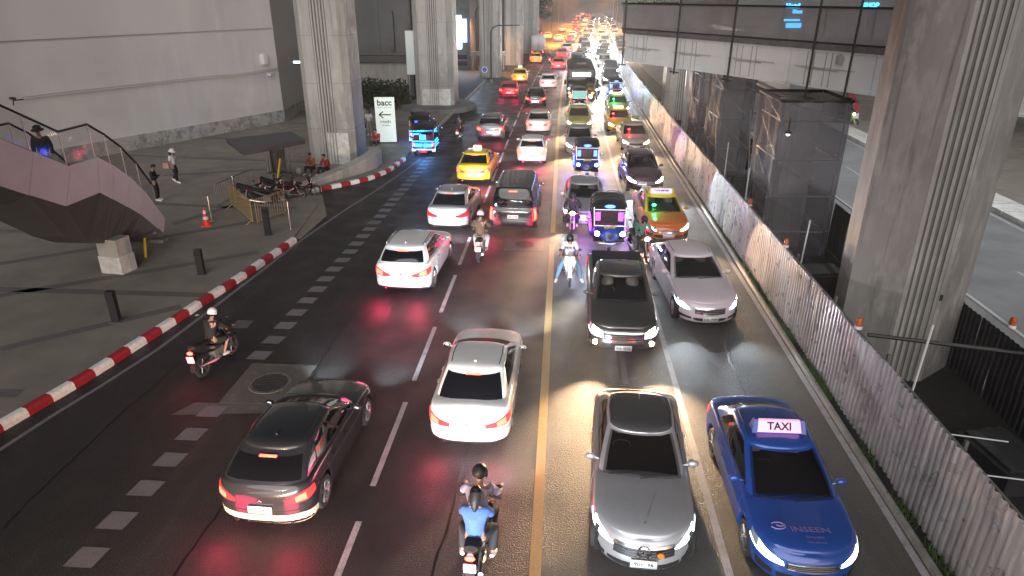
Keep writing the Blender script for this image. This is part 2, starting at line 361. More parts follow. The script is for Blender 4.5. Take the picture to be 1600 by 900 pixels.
    def body(s):
        S = s.S; mb = MB(); al = []
        al += [s.a('R', v) for v in (0,.2,.4,.55,.68,.78,.86,.92,.96)]
        y0, y1 = s.P[41, 1]+.03, s.P[-42, 1]-.03; ys = list(np.linspace(y0, y1, 30))
        for yw in s.wy: ys += [yw + s.R*cos(k*pi/10) for k in range(11)] + [yw-s.R-.012, yw+s.R+.012]
        ys = sorted(y for y in ys if y0 <= y <= y1); q = []
        for y in ys:
            if not q or y-q[-1] > .018: q.append(y)
        al += [s.ay(y) for y in q] + [s.a('F', v) for v in (.96,.92,.86,.78,.68,.55,.4,.2,0)]
        ts = [0,.06,.16,.25,.32,.4,.48,.55,.62,.69,.76,.82,.88,.92,.96,1.]
        G = []
        for side in (1, -1):
            G.append([[s.pt(a, t, side) for t in ts] for a in al])
            mb.grid(G[-1], flip=(side < 0))
        fr = [1,.985,.95,.88,.75,.55,.3,0,-.3,-.55,-.75,-.88,-.95,-.985,-1]
        rows = []
        for i, a in enumerate(al):
            p = G[0][i][-1]; xw = p.x; y = p.y; r = []
            for f in fr:
                u = abs(f); z = p.z + (S['crown']*(1-u**2.2) + .03*(1-u**10))*(xw/s.w)
                yy = y
                r.append(Vector((xw*f, yy, z)))
            rows.append(r)
        mb.grid(rows); s.cap = rows
        mb.grid([[G[0][i][0], G[1][i][0]] for i in range(len(al))])   # floor
        return mb
    def gpt(s, k, v, t):   # greenhouse surface; k: 'F'/'R' v=x fraction, 'S' v in 0..1 rear->front
        S = s.S; g = S['g']; br, bf, rr, rf = g; c = .9*t*t+.1*t if 0 else t
        yr = br+(rr-br)*t - .05*sin(pi*t); yf = bf+(rf-bf)*t + .05*sin(pi*t)
        hw = S['gw'][0]+(S['gw'][1]-S['gw'][0])*(t**1.15) + .012*sin(pi*t)
        cb, cr = S['bow']; n = 2.3
        if k == 'F': x = abs(v); y = yf - cb*(1-(1-x**n)**(1/n)) if x < 1 else yf-cb; X = v*hw
        elif k == 'R': x = abs(v); y = yr + cr*(1-(1-x**n)**(1/n)) if x < 1 else yr+cr; X = v*hw
        else:
            sd = 1 if k == 'S' else -1; X = sd*hw; y = (yr+cr) + ((yf-cb)-(yr+cr))*v
            X *= 1 - .05*max(0, v-.5)*2*.6 - .04*max(0, .5-v)*2
            if k == 'S' or k == 'T': pass
        if k in 'FR':
            X *= (1-.03 if k == 'F' else 1-.04)
        zb = s.deckz(X, max(min(y, s.yf-.1), s.yr+.1)) - .03
        ym = (rr+rf)/2; hl = (rf-rr)/2; zr = S['H'] - .075 - S['arch']*((y-ym)/hl)**2 if t > .5 else S['H']-.075
        zr = S['H'] - .075 - S['arch']*min(1.3, ((y-ym)/hl)**2) * t
        return Vector((X, y, zb + (zr-zb)*t))
    def gcols(s):
        f = [0,.25,.5,.7,.84,.92,.965,.99]
        c = [('R', x) for x in f] + [('S', v) for v in (0,.04,.1,.2,.3,.4,.5,.6,.7,.8,.9,.96,1)] + [('F', x) for x in f[::-1]]
        return c
    def cabin(s):
        mb = MB(); ts = [0,.12,.25,.4,.55,.7,.82,.9,.96,1.]; cols = s.gcols()
        for sd in (1, -1):
            rows = []
            for k, v in cols:
                kk = ('T' if k == 'S' else k) if sd < 0 else k; vv = v*sd if k in 'FR' else v
                rows.append([s.gpt(kk, vv, t) for t in ts])
            # leave the windscreen opening free
            i0 = next(i for i, (k, v) in enumerate(cols) if k == 'F' and v <= .85)
            mb.grid(rows[:i0+1], flip=(sd < 0)); mb.grid([r[:2] for r in rows[i0:]], flip=(sd < 0)); mb.grid([r[8:] for r in rows[i0:]], flip=(sd < 0))
        fr = [1,.98,.94,.86,.7,.45,.2,0,-.2,-.45,-.7,-.86,-.94,-.98,-1]; rows = []
        hw = s.S['gw'][1]
        for k, v in cols:
            p = s.gpt(k, v, 1.)
            rows.append([Vector((p.x*f, p.y, p.z + (.03*(1-abs(f)**2.2) + .045*(1-abs(f)**9))*min(1, p.x/hw*1.0))) for f in fr])
        mb.grid(rows); s.roof = rows
        return mb
    def gpatch(s, mb, st, ts, off=.006, nseg=8, nrow=4, flip=False):
        """st: list of (k,v) stations"""
        rows = []
        for k, v in st:
            r = []
            for j in range(nrow+1):
                t = ts[0]+(ts[1]-ts[0])*j/nrow; e = .02; dv = .02
                p = s.gpt(k, v, t)
                v2 = v+dv if v+dv < .99 else v-dv; sg = 1 if v2 > v else -1
                a = (s.gpt(k, v2, t)-p)*sg; b = s.gpt(k, v, min(t+e, 1))-s.gpt(k, v, max(t-e, 0)); n = a.cross(b).normalized()
                if n.dot(Vector((p.x*(1 if k in 'ST' else .2), (p.y-.0)*(1 if k in 'FR' else 0), .3))) < 0: n = -n
                r.append(p + n*off)
            rows.append(r)
        return mb.grid(rows, flip=flip)

def wheel_mesh(r, wd=.2):
    mb = MB(); Mx = Matrix.Rotation(pi/2, 4, 'Y'); h = wd/2
    mb.lathe([(r*.66,-h*.9),(r*.80,-h),(r*.94,-h*.92),(r,-h*.6),(r*1.002,0),(r,h*.6),(r*.94,h*.92),(r*.80,h),(r*.66,h*.9),(r*.62,h*.6),(r*.62,-h*.6),(r*.66,-h*.9)], 28, Mx)
    return mb
def rim_mesh(r, wd=.2, spokes=5):
    mb = MB(); h = wd/2
    for sg in (1,):
        Mx = Matrix.Rotation(pi/2, 4, 'Y')
        mb.lathe([(r*.60,h*.55),(r*.665,h*.9),(r*.69,h*.96),(r*.66,h*.80)], 28, Mx)
        mb.lathe([(.001,h*.78),(r*.13,h*.78),(r*.15,h*.6)], 14, Mx)
        for k in range(spokes):
            for d in (-.16, .16):
                a = 2*pi*k/spokes + d; a2 = 2*pi*k/spokes + d*1.25
                p0 = Vector((h*.70, cos(a)*r*.1, sin(a)*r*.1)); p1 = Vector((h*.82, cos(a2)*r*.64, sin(a2)*r*.64))
                mb.tube([p0, p1], [r*.055, r*.045], 5)
        mb.lathe([(.001,h*.2),(r*.62,h*.2)], 18, Mx)
    return mb
_W = {}
def car_parts(kind):
    """list of (part name, mesh, material key, [(sub name, mesh, key, loc)], loc)"""
    if kind in _W: return _W[kind]
    S = TYPES[kind]; c = Car(S); out = []; yf, yr, w = c.yf, c.yr, c.w
    add = lambda n, mb, k, sub=(), ang=35, **kw: out.append((n, mb.mesh(n, M['blackpl'], ang=ang, **kw), k, list(sub)))
    mk = lambda mb, n='x', ang=35, **kw: mb.mesh(n, M['blackpl'], ang=ang, **kw)
    body = c.body(); cabin = c.cabin()
    add('body', body, 'paint', ang=48, merge=True); 
    add('cabin', cabin, 'paint', ang=48, merge=True)
    # wheel wells + underbody
    mb = MB()
    for yw in c.wy: mb.box(-w*.9, w*.9, yw-c.R-.01, yw+c.R+.01, S['zb'], S['r']+c.R+.02)
    add('wheel_well', mb, 'matt', ang=0, merge=False)
    # glass
    f0, f1 = S['rwin']
    xs = [-.9,-.75,-.55,-.3,0,.3,.55,.75,.9]
    mb = MB(); c.gpatch(mb, [('F', x) for x in xs], (.04,.95), flip=True); 
    # wipers
    wp = MB()
    for sx in (-1, 1):
        a = c.gpt('F', .78*sx if sx > 0 else .05, .05); b = c.gpt('F', .1 if sx > 0 else -.72, .16)
        wp.tube([a+Vector((0,.02,.02)), b+Vector((0,.025,.015))], .008, 4)
    add('windscreen', mb, 'glass', [('wiper', mk(wp), 'matt')])
    out[-1] = (out[-1][0], out[-1][1], 'wglass', out[-1][3])
    # dashboard, seats and steering wheel behind the glass
    bf_, rf_ = S['g'][1], S['g'][3]; w2 = S['gw'][0]*.86; ys_ = [S['g'][0]+.5, -.3, rf_-.2, rf_+.3, bf_-.35, bf_-.22]
    mb = MB(); mb.grid([[Vector((x*w2, y, c.deckz(x*w2, y)+.018)) for x in (-1,-.5,0,.5,1)] for y in ys_]); add('dashboard', mb, 'cabin')
    for sx in (-.36,.36):
        z0 = c.deckz(sx, 0)-.05; y_ = rf_-.55; hz = S['H']-.14
        mb = MB(); mb.tube([(sx,y_,z0),(sx,y_-.05,z0+.16),(sx,y_-.09,min(z0+.24,hz-.15))], [.20,.19,.13], 10, sx=1., up=(0,1,0)); mb.ell((sx,y_-.10,min(z0+.33,hz-.07)), (.13,.05,.085)); add('seat', mb, 'seatm')
    mb = MB(); sc_ = Vector((.36, rf_+.05, c.deckz(.36, rf_)+.07)); mb.tube([sc_+Vector((.17*cos(a),.05*sin(a),.15*sin(a))) for a in [2*pi*k/16 for k in range(17)]], .014, 5); add('steering_wheel', mb, 'cabin')
    mb = MB(); c.gpatch(mb, [('R', x) for x in xs], (f0, f1)); add('rear_window', mb, 'glass')
    bps = list(S['bp']); br, bf, rr, rf = S['g']; cb, cr = S['bow']
    for side in ('S', 'T'):
        y0, y1 = (br+rr)/2+cr, (bf+rf)/2-cb
        vb = sorted([(y-y0)/(y1-y0) for y in bps]); ed = [S['cp']] + vb + [.985]
        for i in range(len(ed)-1):
            a, b = ed[i] + (.022 if i else 0), ed[i+1] - (.022 if i < len(ed)-2 else 0)
            mb = MB(); c.gpatch(mb, [(side, a+(b-a)*k/6) for k in range(7)], (.13,.90), off=.008, flip=(side == 'T'))
            add('side_window', mb, 'glass')
        mb = MB(); c.gpatch(mb, [(side, S['cp']-.02+(1.0-S['cp']+.02)*k/10) for k in range(11)], (.09,.94), off=.003, flip=(side == 'T'))
        add('window_frame', mb, 'blackpl')
    # hood / tail-gate panels as shallow raised skins over the cap
    def capskin(y0, y1, fx, off, inset=.94):
        rows = [r for r in c.cap if y0 <= r[0].y <= y1]; mb = MB(); R_ = []
        for r in rows:
            mid = [p for p in r[2:-2]]
            R_.append([mid[0]+Vector((0,0,-.01))] + [p+Vector((0,0,off)) for p in mid] + [mid[-1]+Vector((0,0,-.01))])
        R_ = [[p-Vector((0,0,off+.01)) for p in R_[0]]] + R_ + [[p-Vector((0,0,off+.01)) for p in R_[-1]]]
        return mb.grid(R_)
    if yf - bf > .5: add('bonnet', capskin(bf-.15, yf-.10, 0, .007), 'paint', ang=50)
    if S.get('bed'):
        z = hint(S['top'], -1.6)
        mb = MB(); mb.box(-w*.84, w*.84, yr+.10, br-.14, z+.02, z+.125)
        sub = MB()
        add('bed_cover', mb, 'matt', ang=30)
    elif br - yr > .3: add('boot_lid', capskin(yr+.08, br+.10, 0, .007), 'paint', ang=50)
    # doors
    dz = (.10,.985)
    yA = (bf-.25); yC = max(br+.55, c.wy[1]+c.R*.75); yA = min(yA, c.wy[0]-c.R-.03); bys = sorted(bps)
    de = [yC] + [b for b in bys if yC+.5 < b < yA-.5] + [yA]
    for sd in (1, -1):
        for i in range(len(de)-1):
            a, b = de[i]+.008, de[i+1]-.008; mb = MB()
            low = .10
            A = [c.ay(a), c.ay(b)]; rows = []
            for q in range(7):
                aa = A[0]+(A[1]-A[0])*q/6; r = []
                for t in (.10,.2,.35,.5,.6,.66,.72,.85,.94,.985):
                    r.append(c.pt(aa, t, sd, False)+c.nrm(aa, t, sd)*(.007 + (.006 if t in (.66,) else 0)))
                r = [c.pt(aa, .10, sd, False)] + r + [c.pt(aa, .985, sd, False)]; rows.append(r)
            rows = [[p-Vector((sd*.012,0,0)) for p in rows[0]]] + rows + [[p-Vector((sd*.012,0,0)) for p in rows[-1]]]
            mb.grid(rows, flip=(sd < 0))
            h = MB(); ah = c.ay(a+.16); h0 = c.pt(ah, .80, sd, False); n = c.nrm(ah, .80, sd)
            h.tube([h0+n*.012, h0+n*.035+Vector((0,.02,0)), h0+n*.035+Vector((0,.15,0)), h0+n*.012+Vector((0,.17,0))], .011, 6)
            add('door', mb, 'paint', [('handle', mk(h), 'handle')], ang=50)
    # sills
    for sd in (1, -1):
        mb = MB(); c.strip(mb, [('Y', c.wy[1]+c.R+.03,.0,.085),('Y', c.wy[0]-c.R-.03,.0,.085)], .006, sd, 8, 1); add('sill', mb, 'blackpl')
    # mirrors
    for sd in (1, -1):
        p = c.gpt('S' if sd > 0 else 'T', .93, .12); mb = MB()
        mb.ell(p+Vector((sd*.17,.0,.05)), (.105,.06,.068), 12, 8)
        mb.tube([p+Vector((0,0,-.0)), p+Vector((sd*.12,0,.03))], .022, 6)
        g = MB(); g.ell(p+Vector((sd*.17,-.045,.05)), (.085,.02,.05), 10, 6)
        add('wing_mirror', mb, 'mirror', [('mirror_glass', mk(g), 'chrome')])
    # lights
    for sd in (1, -1):
        mb = MB(); c.strip(mb, S['hl'], .010, sd, 12, 3)
        st = S['hl']; core = MB()
        k0 = st[0]; k1 = st[-2]; k2 = st[-1]
        c.strip(core, [(a_, b_+(.03 if i_ == 0 else 0), lo_+.045, hi_-.02) for i_, (a_, b_, lo_, hi_) in enumerate(st[:-1])], .020, sd, 10, 2)
        dr = MB(); c.strip(dr, [(a, b, lo+.01, lo+.045) for a, b, lo, hi in st], .016, sd, 10, 1)
        out.append(('headlight', mk(mb), 'lens', [('headlight_bulb', mk(core), 'head'), ('running_light', mk(dr), 'drl')]))
        mb = MB(); c.strip(mb, S['tl'], .012, sd, 12, 3); st = S['tl']; core = MB()
        c.strip(core, [(a, b, lo+.04, hi-.04) for a, b, lo, hi in st[1:3]], .022, sd, 6, 2)
        out.append(('taillight', mk(mb), 'tail', [('brake_bulb', mk(core), 'brake')]))
    # high brake lamp
    p = c.gpt('R', 0, min(.99, f1+.04)); mb = MB(); mb.box(-.16,.16, p.y-.035, p.y+.01, p.z-.012, p.z+.018); add('high_brake_light', mb, 'hbl', ang=0)
    # grille
    gx, g0, g1 = S['grille']
    mb = MB()
    for sd in (1, -1): c.strip(mb, [('F', 0, g0, g1), ('F', gx*.8, g0+.02, g1), ('F', gx, g0+.07, g1-.03)], .010, sd, 8, 2)
    sub = []
    nb = 4
    for k in range(nb):
        b = MB(); t = g0+(g1-g0)*(k+.5)/nb
        for sd in (1, -1): c.strip(b, [('F', 0, t-.012, t+.012), ('F', gx*.95, t-.012, t+.012)], .022, sd, 6, 1, .012)
        sub.append(('grille_bar', mk(b), 'chrome'))
    fr = MB()
    for sd in (1, -1):
        for lo, hi in ((g0-.015, g0+.01), (g1-.01, g1+.015)): c.strip(fr, [('F', 0, lo, hi), ('F', gx, lo+(.05 if lo < g1-.05 else -.02), hi+(.05 if lo < g1-.05 else -.02))], .018, sd, 6, 1)
    sub.append(('grille_surround', mk(fr), 'chrome'))
    out.append(('grille', mk(mb), 'blackpl', sub))
    lx, l0, l1 = S['low']; mb = MB()
    for sd in (1, -1): c.strip(mb, [('F', 0, l0, l1), ('F', lx*.8, l0, l1), ('F', lx, l0+.04, l1-.02)], .008, sd, 8, 1)
    add('air_intake', mb, 'blackpl')
    for sd in (1, -1):
        mb = MB(); c.strip(mb, [('F', lx+.06, l0+.05, l1-.0), ('F', .92, l0+.05, l1+.06)], .008, sd, 6, 1)
        sub = []
        if S.get('fog'):
            fg = MB(); q = c.pt(c.a('F', .80), (l0+l1)/2+.02, sd, False); fg.ell(q+Vector((0,.02,0)), (.07,.04,.07), 10, 6); sub = [('fog_bulb', mk(fg), 'head')]
        add('bumper_vent', mb, 'blackpl', sub)
    # rear bumper insert, bumper seam
    mb = MB()
    for sd in (1, -1): i0, i1 = S.get('ins', (.02,.13)); c.strip(mb, [('R', 0, i0, i1), ('R', .8, i0, i1), ('R', .93, i0, i1-.03)] + ([('S', .45, i0, i1-.06)] if i1 > .2 else []), .008, sd, 10, 2)
    add('bumper_insert', mb, 'insert')
    mb = MB()
    for sd in (1, -1): c.strip(mb, [('R', 0, .44, .455), ('R', .93, .44, .455), ('S', .5, .44, .455)], .004, sd, 12, 1, .004)
    add('bumper_seam', mb, 'matt')
    # plates
    pf = c.pt(c.a('F', 0), S['fplate'], 1, False); mb = MB(); mb.box(-.22,.22, pf.y+.005, pf.y+.035, pf.z-.075, pf.z+.075)
    out.append(('number_plate', mk(mb, ang=0), 'plate', [('PLATE_F', None, (0, pf.y+.037, pf.z))]))
    pr = c.pt(c.a('R', 0), S['rplate'], 1, False); mb = MB(); mb.box(-.22,.22, pr.y-.035, pr.y-.005, pr.z-.075, pr.z+.075)
    out.append(('number_plate', mk(mb, ang=0), 'plate', [('PLATE_R', None, (0, pr.y-.037, pr.z))]))
    # emblem rear
    mb = MB(); q = c.pt(c.a('R', 0), min(.9, S['rplate']+.24), 1, False); mb.ell(q+Vector((0,-.01,0)), (.05,.015,.035), 12, 6); add('emblem', mb, 'chrome')
    for sd in (1, -1):
        mb = MB(); q = c.pt(c.a('R', .62), .03, sd, False); mb.tube([q+Vector((0,.1,-.01)), q+Vector((0,-.03,-.01))], .035, 10); add('exhaust', mb, 'chrome')
    if S.get('rails'):
        for sd in (1, -1):
            pts = [Vector((r[1].x if sd > 0 else r[-2].x, r[1].y, r[1].z+.05)) for r in c.roof[9:20]]
            mb = MB(); mb.tube([pts[0]-Vector((0,.03,.05))] + pts + [pts[-1]+Vector((0,.03,-.05))], .016, 6); add('roof_rail', mb, 'chrome')
    # roof seam strips
    for sd in (1, -1):
        pts = [Vector((r[3].x if sd > 0 else r[-4].x, r[1].y, (r[3].z)+.001)) for r in c.roof[8:21]]
        mb = MB(); mb.tube(pts, .010, 5); add('roof_strip', mb, 'matt')
    mb = MB(); p = c.roof[7][7]; q = c.roof[5][7]; mb.prism([(-.02,-.08),(.02,-.08),(.004,.08),(-.004,.08)], 0, .045, M=Matrix.Translation((0, q.y+.22, q.z+.012))); add('aerial', mb, 'paint')
    # wheels
    wm = mk(wheel_mesh(S['r'])); rm = mk(rim_mesh(S['r'], .2, S['spokes']))
    whs = []
    for yw in c.wy:
        for sd in (1, -1): whs.append((sd*(w-.115), yw, S['r'], sd))
    info = dict(c=c, S=S, hl=[c.pt(c.a('F', S['hl'][1][1]), (S['hl'][1][2]+S['hl'][1][3])/2, sd, False) for sd in (1, -1)],
                tl=[c.pt(c.a('R', S['tl'][1][1]), (S['tl'][1][2]+S['tl'][1][3])/2, sd, False) for sd in (1, -1)], wheels=whs, wm=wm, rm=rm)
    _W[kind] = (out, info); return _W[kind]

SMALL = {'aerial','roof_strip','bumper_seam','exhaust','emblem','sill','wiper','handle','mirror_glass','grille_bar','grille_surround','running_light','high_brake_light','bumper_vent','window_frame','bumper_insert','headlight_bulb','brake_bulb','door','wheel_well','air_intake','roof_rail','dashboard','seat','steering_wheel'}
def car(kind, paintm, loc, rz, label, name='parked_car', lod=0, group=None, head='head_w', tail='tail', brake='tailhot', facing=False,
        cat='car', plate=None, over={}, hp=0., tp=0., hcol=(.86,.93,1.), lights_on=True):
    parts, info = car_parts(kind)
    e = empty(name, (loc[0], loc[1], 0), rz, label, cat, group)
    km = dict(paint=paintm, glass=M['glass'], blackpl=M['blackpl'], matt=M['matt'], chrome=M['chrome'], lens=M['lens'], plate=M['plate'],
              handle=paintm, mirror=paintm, insert=M['blackpl'], head=M[head] if lights_on else M['lens'], drl=M['drl'] if facing else M['lens'],
              tail=M[tail], brake=M[brake], hbl=M['tailhot'] if brake == 'tailhot' else M['tail_off'])
    km['wglass'] = M['glassf'] if (facing and lod == 0) else M['glass']; km['cabin'] = M['cabin_dark']; km['seatm'] = M['seat_grey']
    km.update(over)
    front_only = {'windscreen','headlight','grille','air_intake','bumper_vent','bonnet'}; rear_only = {'rear_window','taillight','boot_lid','bumper_insert','exhaust','high_brake_light','bumper_seam','emblem'}
    nF = nR = 0
    for n, me, k, subs in parts:
        if lod >= 1 and n in SMALL and not (n in ('door','wheel_well','window_frame','air_intake','bumper_insert') and lod == 1): continue
        if lod >= 2 and n in ('boot_lid','bonnet','number_plate') : continue
        if not facing and n in ('dashboard','seat','steering_wheel'): continue
        if facing and n in ('exhaust','bumper_seam','bumper_insert','emblem','high_brake_light'): continue
        if not facing and n in ('air_intake','bumper_vent','grille','aerial0') : continue
        o = ob(n, me, e, mat=km[k])
        if n == 'number_plate':
            isf = subs[0][0] == 'PLATE_F'
            if plate and (isf == facing):
                T, = [subs[0][2]]
                t = ob('plate_lettering', text_mesh(plate, .10, .001, M['ink'], bold=.002), o, T, rot=(pi/2, 0, pi if isf else 0))
            continue
        for s_ in subs:
            if lod >= 1 and s_[0] in SMALL and not (s_[0] in ('headlight_bulb',) and facing) and not (s_[0] == 'brake_bulb' and not facing): continue
            if facing and s_[0] == 'brake_bulb': continue
            if not facing and s_[0] in ('headlight_bulb','running_light','wiper'): continue
            ob(s_[0], s_[1], o, mat=km[s_[2]])
    for x, y, z, sd in info['wheels']:
        wo = ob('wheel', info['wm'], e, (x, y, z), mat=M['rubber'], rot=(0, 0, 0 if sd > 0 else pi))
        if lod < 2: ob('rim', info['rm'], wo, mat=M['rim'])
    if hp:
        for p in info['hl']:
            lamp(e, 'SPOT', p + Vector((0, .10, .0)), hp, hcol, rot=(R(90-3.5), 0, -R(7)*(1 if p.x > 0 else -1)), size=.06, spot=66, blend=1., name='headlight_beam')
    if tp:
        for p in info['tl']: lamp(e, 'POINT', Vector((p.x, p.y-.55, .32)), tp*2.0, (1, .03, .13), size=.32, name='brake_glow')
    e['kind_of'] = kind
    return e
# ------------------------------------------------------------------ ground, road, plaza
def cv(Y):   # the street bends gently to the right far away
    return 0 if Y < 45 else (.00026*(Y-45)**2 if Y < 135 else .00026*90**2 + .0468*(Y-135))
def strip_y(x0, x1, y0, y1, z, step=4., curve=True):
    n = max(1, int((y1-y0)/step)); mb = MB(); rows = []
    for i in range(n+1):
        y = y0+(y1-y0)*i/n; c = cv(y) if curve else 0
        a = x0(y) if callable(x0) else x0; b = x1(y) if callable(x1) else x1
        rows.append([(a+c, y, z), (b+c, y, z)])
    return mb.grid(rows, flip=True)
mb = MB(); mb.add([(-700,-60,-.02),(700,-60,-.02),(700,1500,-.02),(-700,1500,-.02)], [(0,1,2,3)]); struct('ground', mb, M['ground'])
KP = [(-14.0,4.),(-12.9,9.),(-12.31,11.76),(-12.08,12.7),(-11.85,13.6),(-11.66,14.6),(-11.5,15.7),(-11.34,16.7),(-11.18,17.8),(-11.0,19.1),(-10.7,21.09),(-10.30,24.77)]
KP2 = [(-12.21,31.84),(-11.6,32.5),(-10.94,33.2),(-9.95,34.5),(-9.35,36.3),(-9.1,39.3)]
def interp(path, y): return float(np.interp(y, [p[1] for p in path], [p[0] for p in path]))
LB = KP + [(-10.3,27.0),(-10.6,29.5),(-11.3,31.6)] + KP2[2:] + [(-8.9,43),(-8.7,60),(-8.6,1500)]
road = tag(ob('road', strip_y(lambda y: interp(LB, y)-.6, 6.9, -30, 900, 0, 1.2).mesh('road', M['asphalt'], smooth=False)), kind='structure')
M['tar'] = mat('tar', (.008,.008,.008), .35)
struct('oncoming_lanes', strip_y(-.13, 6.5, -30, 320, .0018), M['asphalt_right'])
def decal(name, mb, m, parent=None):
    return tag(ob(name, mb.mesh(name, m, smooth=False), parent), kind='structure')
rm_ = tag(empty('road_marking'), kind='structure')
def seg(x0, x1, y0, y1, m, z=.004, name='lane_line', shear=0.):
    n = max(1, int((y1-y0)/6)); mb = MB(); rows = []
    for i in range(n+1):
        y = y0+(y1-y0)*i/n; rows.append([(x0+cv(y)+shear*i/n, y, z), (x1+cv(y)+shear*i/n, y, z)])
    mb.grid(rows, flip=True); return decal(name, mb, m, rm_)
y = 2.55
while y < 130:
    seg(-3.61, -3.49, y, y+3.05, M['linepaint']); y += 4.04
seg(-.33, -.13, -20, 25.2, M['lineochre'], name='ochre_line'); seg(-.33, -.13, 26.6, 260, M['lineochre'], name='ochre_line')
seg(2.98, 3.12, -20, 260, M['linepaint'], name='solid_line')
seg(6.28, 6.42, -20, 150, M['linepaint'], name='edge_line')
for yy in (14.9, 30., 34., 38., 42.): seg(1.74, 1.88, yy, yy+1.7, M['linefaint'])
EL = [(-12.4,8.5),(-11.87,11.21),(-11.62,12.6),(-11.3,13.96),(-10.95,15.84),(-10.72,18.45),(-10.5,21.26),(-10.26,24.77),(-9.81,28.58),(-9.18,32.53),(-8.65,36.5),(-8.35,39.84)]
mb = MB(); rows = []
for yy in np.linspace(8, 39.8, 50): x = interp(EL, yy); rows.append([(x-.06, yy, .004), (x+.06, yy, .004)])
mb.grid(rows, flip=True); decal('left_edge_line', mb, M['linefaint'], rm_)
y = 6.4
while y < 48:
    if not (12.9 < y < 15.2):
        mb = MB(); j = random.uniform(-.02, .02); x = -8.33 + .3*(y-8)/40
        mb.add([(x+j, y, .004), (x+.52+j, y, .004), (x+.57+j, y+.46, .004), (x+.05+j, y+.46, .004)], [(0,1,2,3)]); decal('bus_lane_mark', mb, M['linefaint'], rm_)
    y += .905
# worn arrow in the right lane
mb = MB(); mb.add([(3.75,17.6,.004),(3.95,17.6,.004),(4.22,16.7,.004),(4.05,16.65,.004)], [(0,1,2,3)])
mb.add([(3.98,16.75,.0045),(4.35,15.7,.0045),(4.75,16.85,.0045),(4.45,16.7,.0045)], [(0,1,2,3)])
decal('lane_arrow', mb, M['linefaint'], rm_)
# tar seams
for k, (x, y0, y1) in enumerate(((-6.3,6,22),(-2.0,7,19),(4.9,5,24),(-5.2,18,34),(1.2,17,30),(-10.0,9,20))):
    rs = random.Random(k); mb = MB(); rows = []; xx = x
    for i in range(int((y1-y0)/.25)):
        xx += rs.gauss(0,.02); wd = .012+.012*rs.random(); rows.append([(xx-wd, y0+i*.25, .0025), (xx+wd, y0+i*.25, .0025)])
    mb.grid(rows, flip=True); decal('tar_seam', mb, M['tar'])
# manholes
for cx, cy, wx, wy, r, z in ((-7.15,14.3,1.75,1.9,.52,.0), (-1.32,25.1,1.5,1.45,.45,.0), (-5.1,35.6,1.4,1.2,.42,0)):
    t = empty('manhole', (cx, cy, 0), 0); tag(t, kind='structure')
    mb = MB(); mb.box(-wx/2, wx/2, -wy/2, wy/2, -.01, .006); p = ob('concrete_collar', mb.mesh('collar', M['asphalt_patch'], smooth=False), t)
    mb = MB(); mb.lathe([(.001,.012),(r*.86,.012),(r*.88,.018),(r,.018),(r+.005,.005)], 32)
    ob('manhole_cover', mb.mesh('cover', M['conc_dk'], ang=30), t)
    mb = MB()
    for i in range(-5, 6):
        h = sqrt(max(0, (r*.82)**2-(i*r*.15)**2)); mb.box(i*r*.15-.012, i*r*.15+.012, -h, h, .011, .021); mb.box(-h, h, i*r*.15-.012, i*r*.15+.012, .011, .0205)
    ob('cover_ribs', mb.mesh('ribs', M['blacksteel'], smooth=False), t)
mb = MB(); mb.add([(-8.9,12.75,.003),(-6.5,13.0,.003),(-6.6,13.4,.003),(-8.6,13.3,.003)], [(0,1,2,3)]); decal('road_patch', mb, M['asphalt_patch'], rm_)
# tar seams and square utility covers in the lanes
for (x, yy, sx, sy) in ((2.4,25.9,.9,1.1),(-9.3,17.5,.5,.5)): 
    mb = MB(); mb.box(x-sx/2, x+sx/2, yy-sy/2, yy+sy/2, -.01, .005); decal('utility_cover', mb, M['asphalt_patch'], rm_)
# plaza
PL = [(-80,-20)] + [(-15.5,-20)] + [(x-.20, y) for x, y in KP] + [(-10.75,27.0),(-11.1,29.5),(-12.4,31.7)] + [(x-.2, y) for x, y in KP2] + [(-9.3,41),(-9.1,50),(-9.0,62),(-80,62)]
mb = MB(); mb.prism(PL, -.1, .13); plaza = struct('plaza_pavement', mb, M['plaza'])
mb = MB(); mb.add([(-10.9,25,.135),(-10.3,25,.02),(-10.25,28.2,.02),(-11.6,31.6,.02),(-12.5,31.6,.135),(-11.2,28.6,.135)], [(0,1,2,5),(5,2,3,4)]); struct('plaza_ramp', mb, M['plaza'])
def band(a, b, wd=.36):
    a, b = Vector((*a, 0)), Vector((*b, 0)); d = (b-a).normalized(); n = Vector((-d.y, d.x, 0))*wd/2
    mb = MB(); mb.add([(*(a-n).xy, .134), (*(b-n).xy, .134), (*(b+n).xy, .134), (*(a+n).xy, .134)], [(0,1,2,3)])
    o = ob('paving_band', mb.mesh('paving_band', M['band'], smooth=False), plaza); return o
for a, b in (((-30,19.1),(-11.3,19.2)), ((-24,14.6),(-13.9,21.3)), ((-13.9,21.3),(-11.2,23.2)), ((-15.1,15.3),(-11.6,18.3)), ((-21.5,20.2),(-15.7,24.6)), ((-15.7,24.6),(-12.8,27.0)),
             ((-26,38.9),(-14.5,37.9)), ((-21.6,34.1),(-15.2,36.4)), ((-19.5,29.2),(-15.3,28.8)), ((-15.3,28.8),(-11.9,28.9)), ((-16.2,26.2),(-14.1,31.0)), ((-30,30),(-19.5,29.2)),
             ((-24,12.4),(-12.9,13.2)), ((-30,24.8),(-18,24.9)), ((-30,44.6),(-14,44.2)), ((-18,50.5),(-9.5,50.2))): band(a, b)
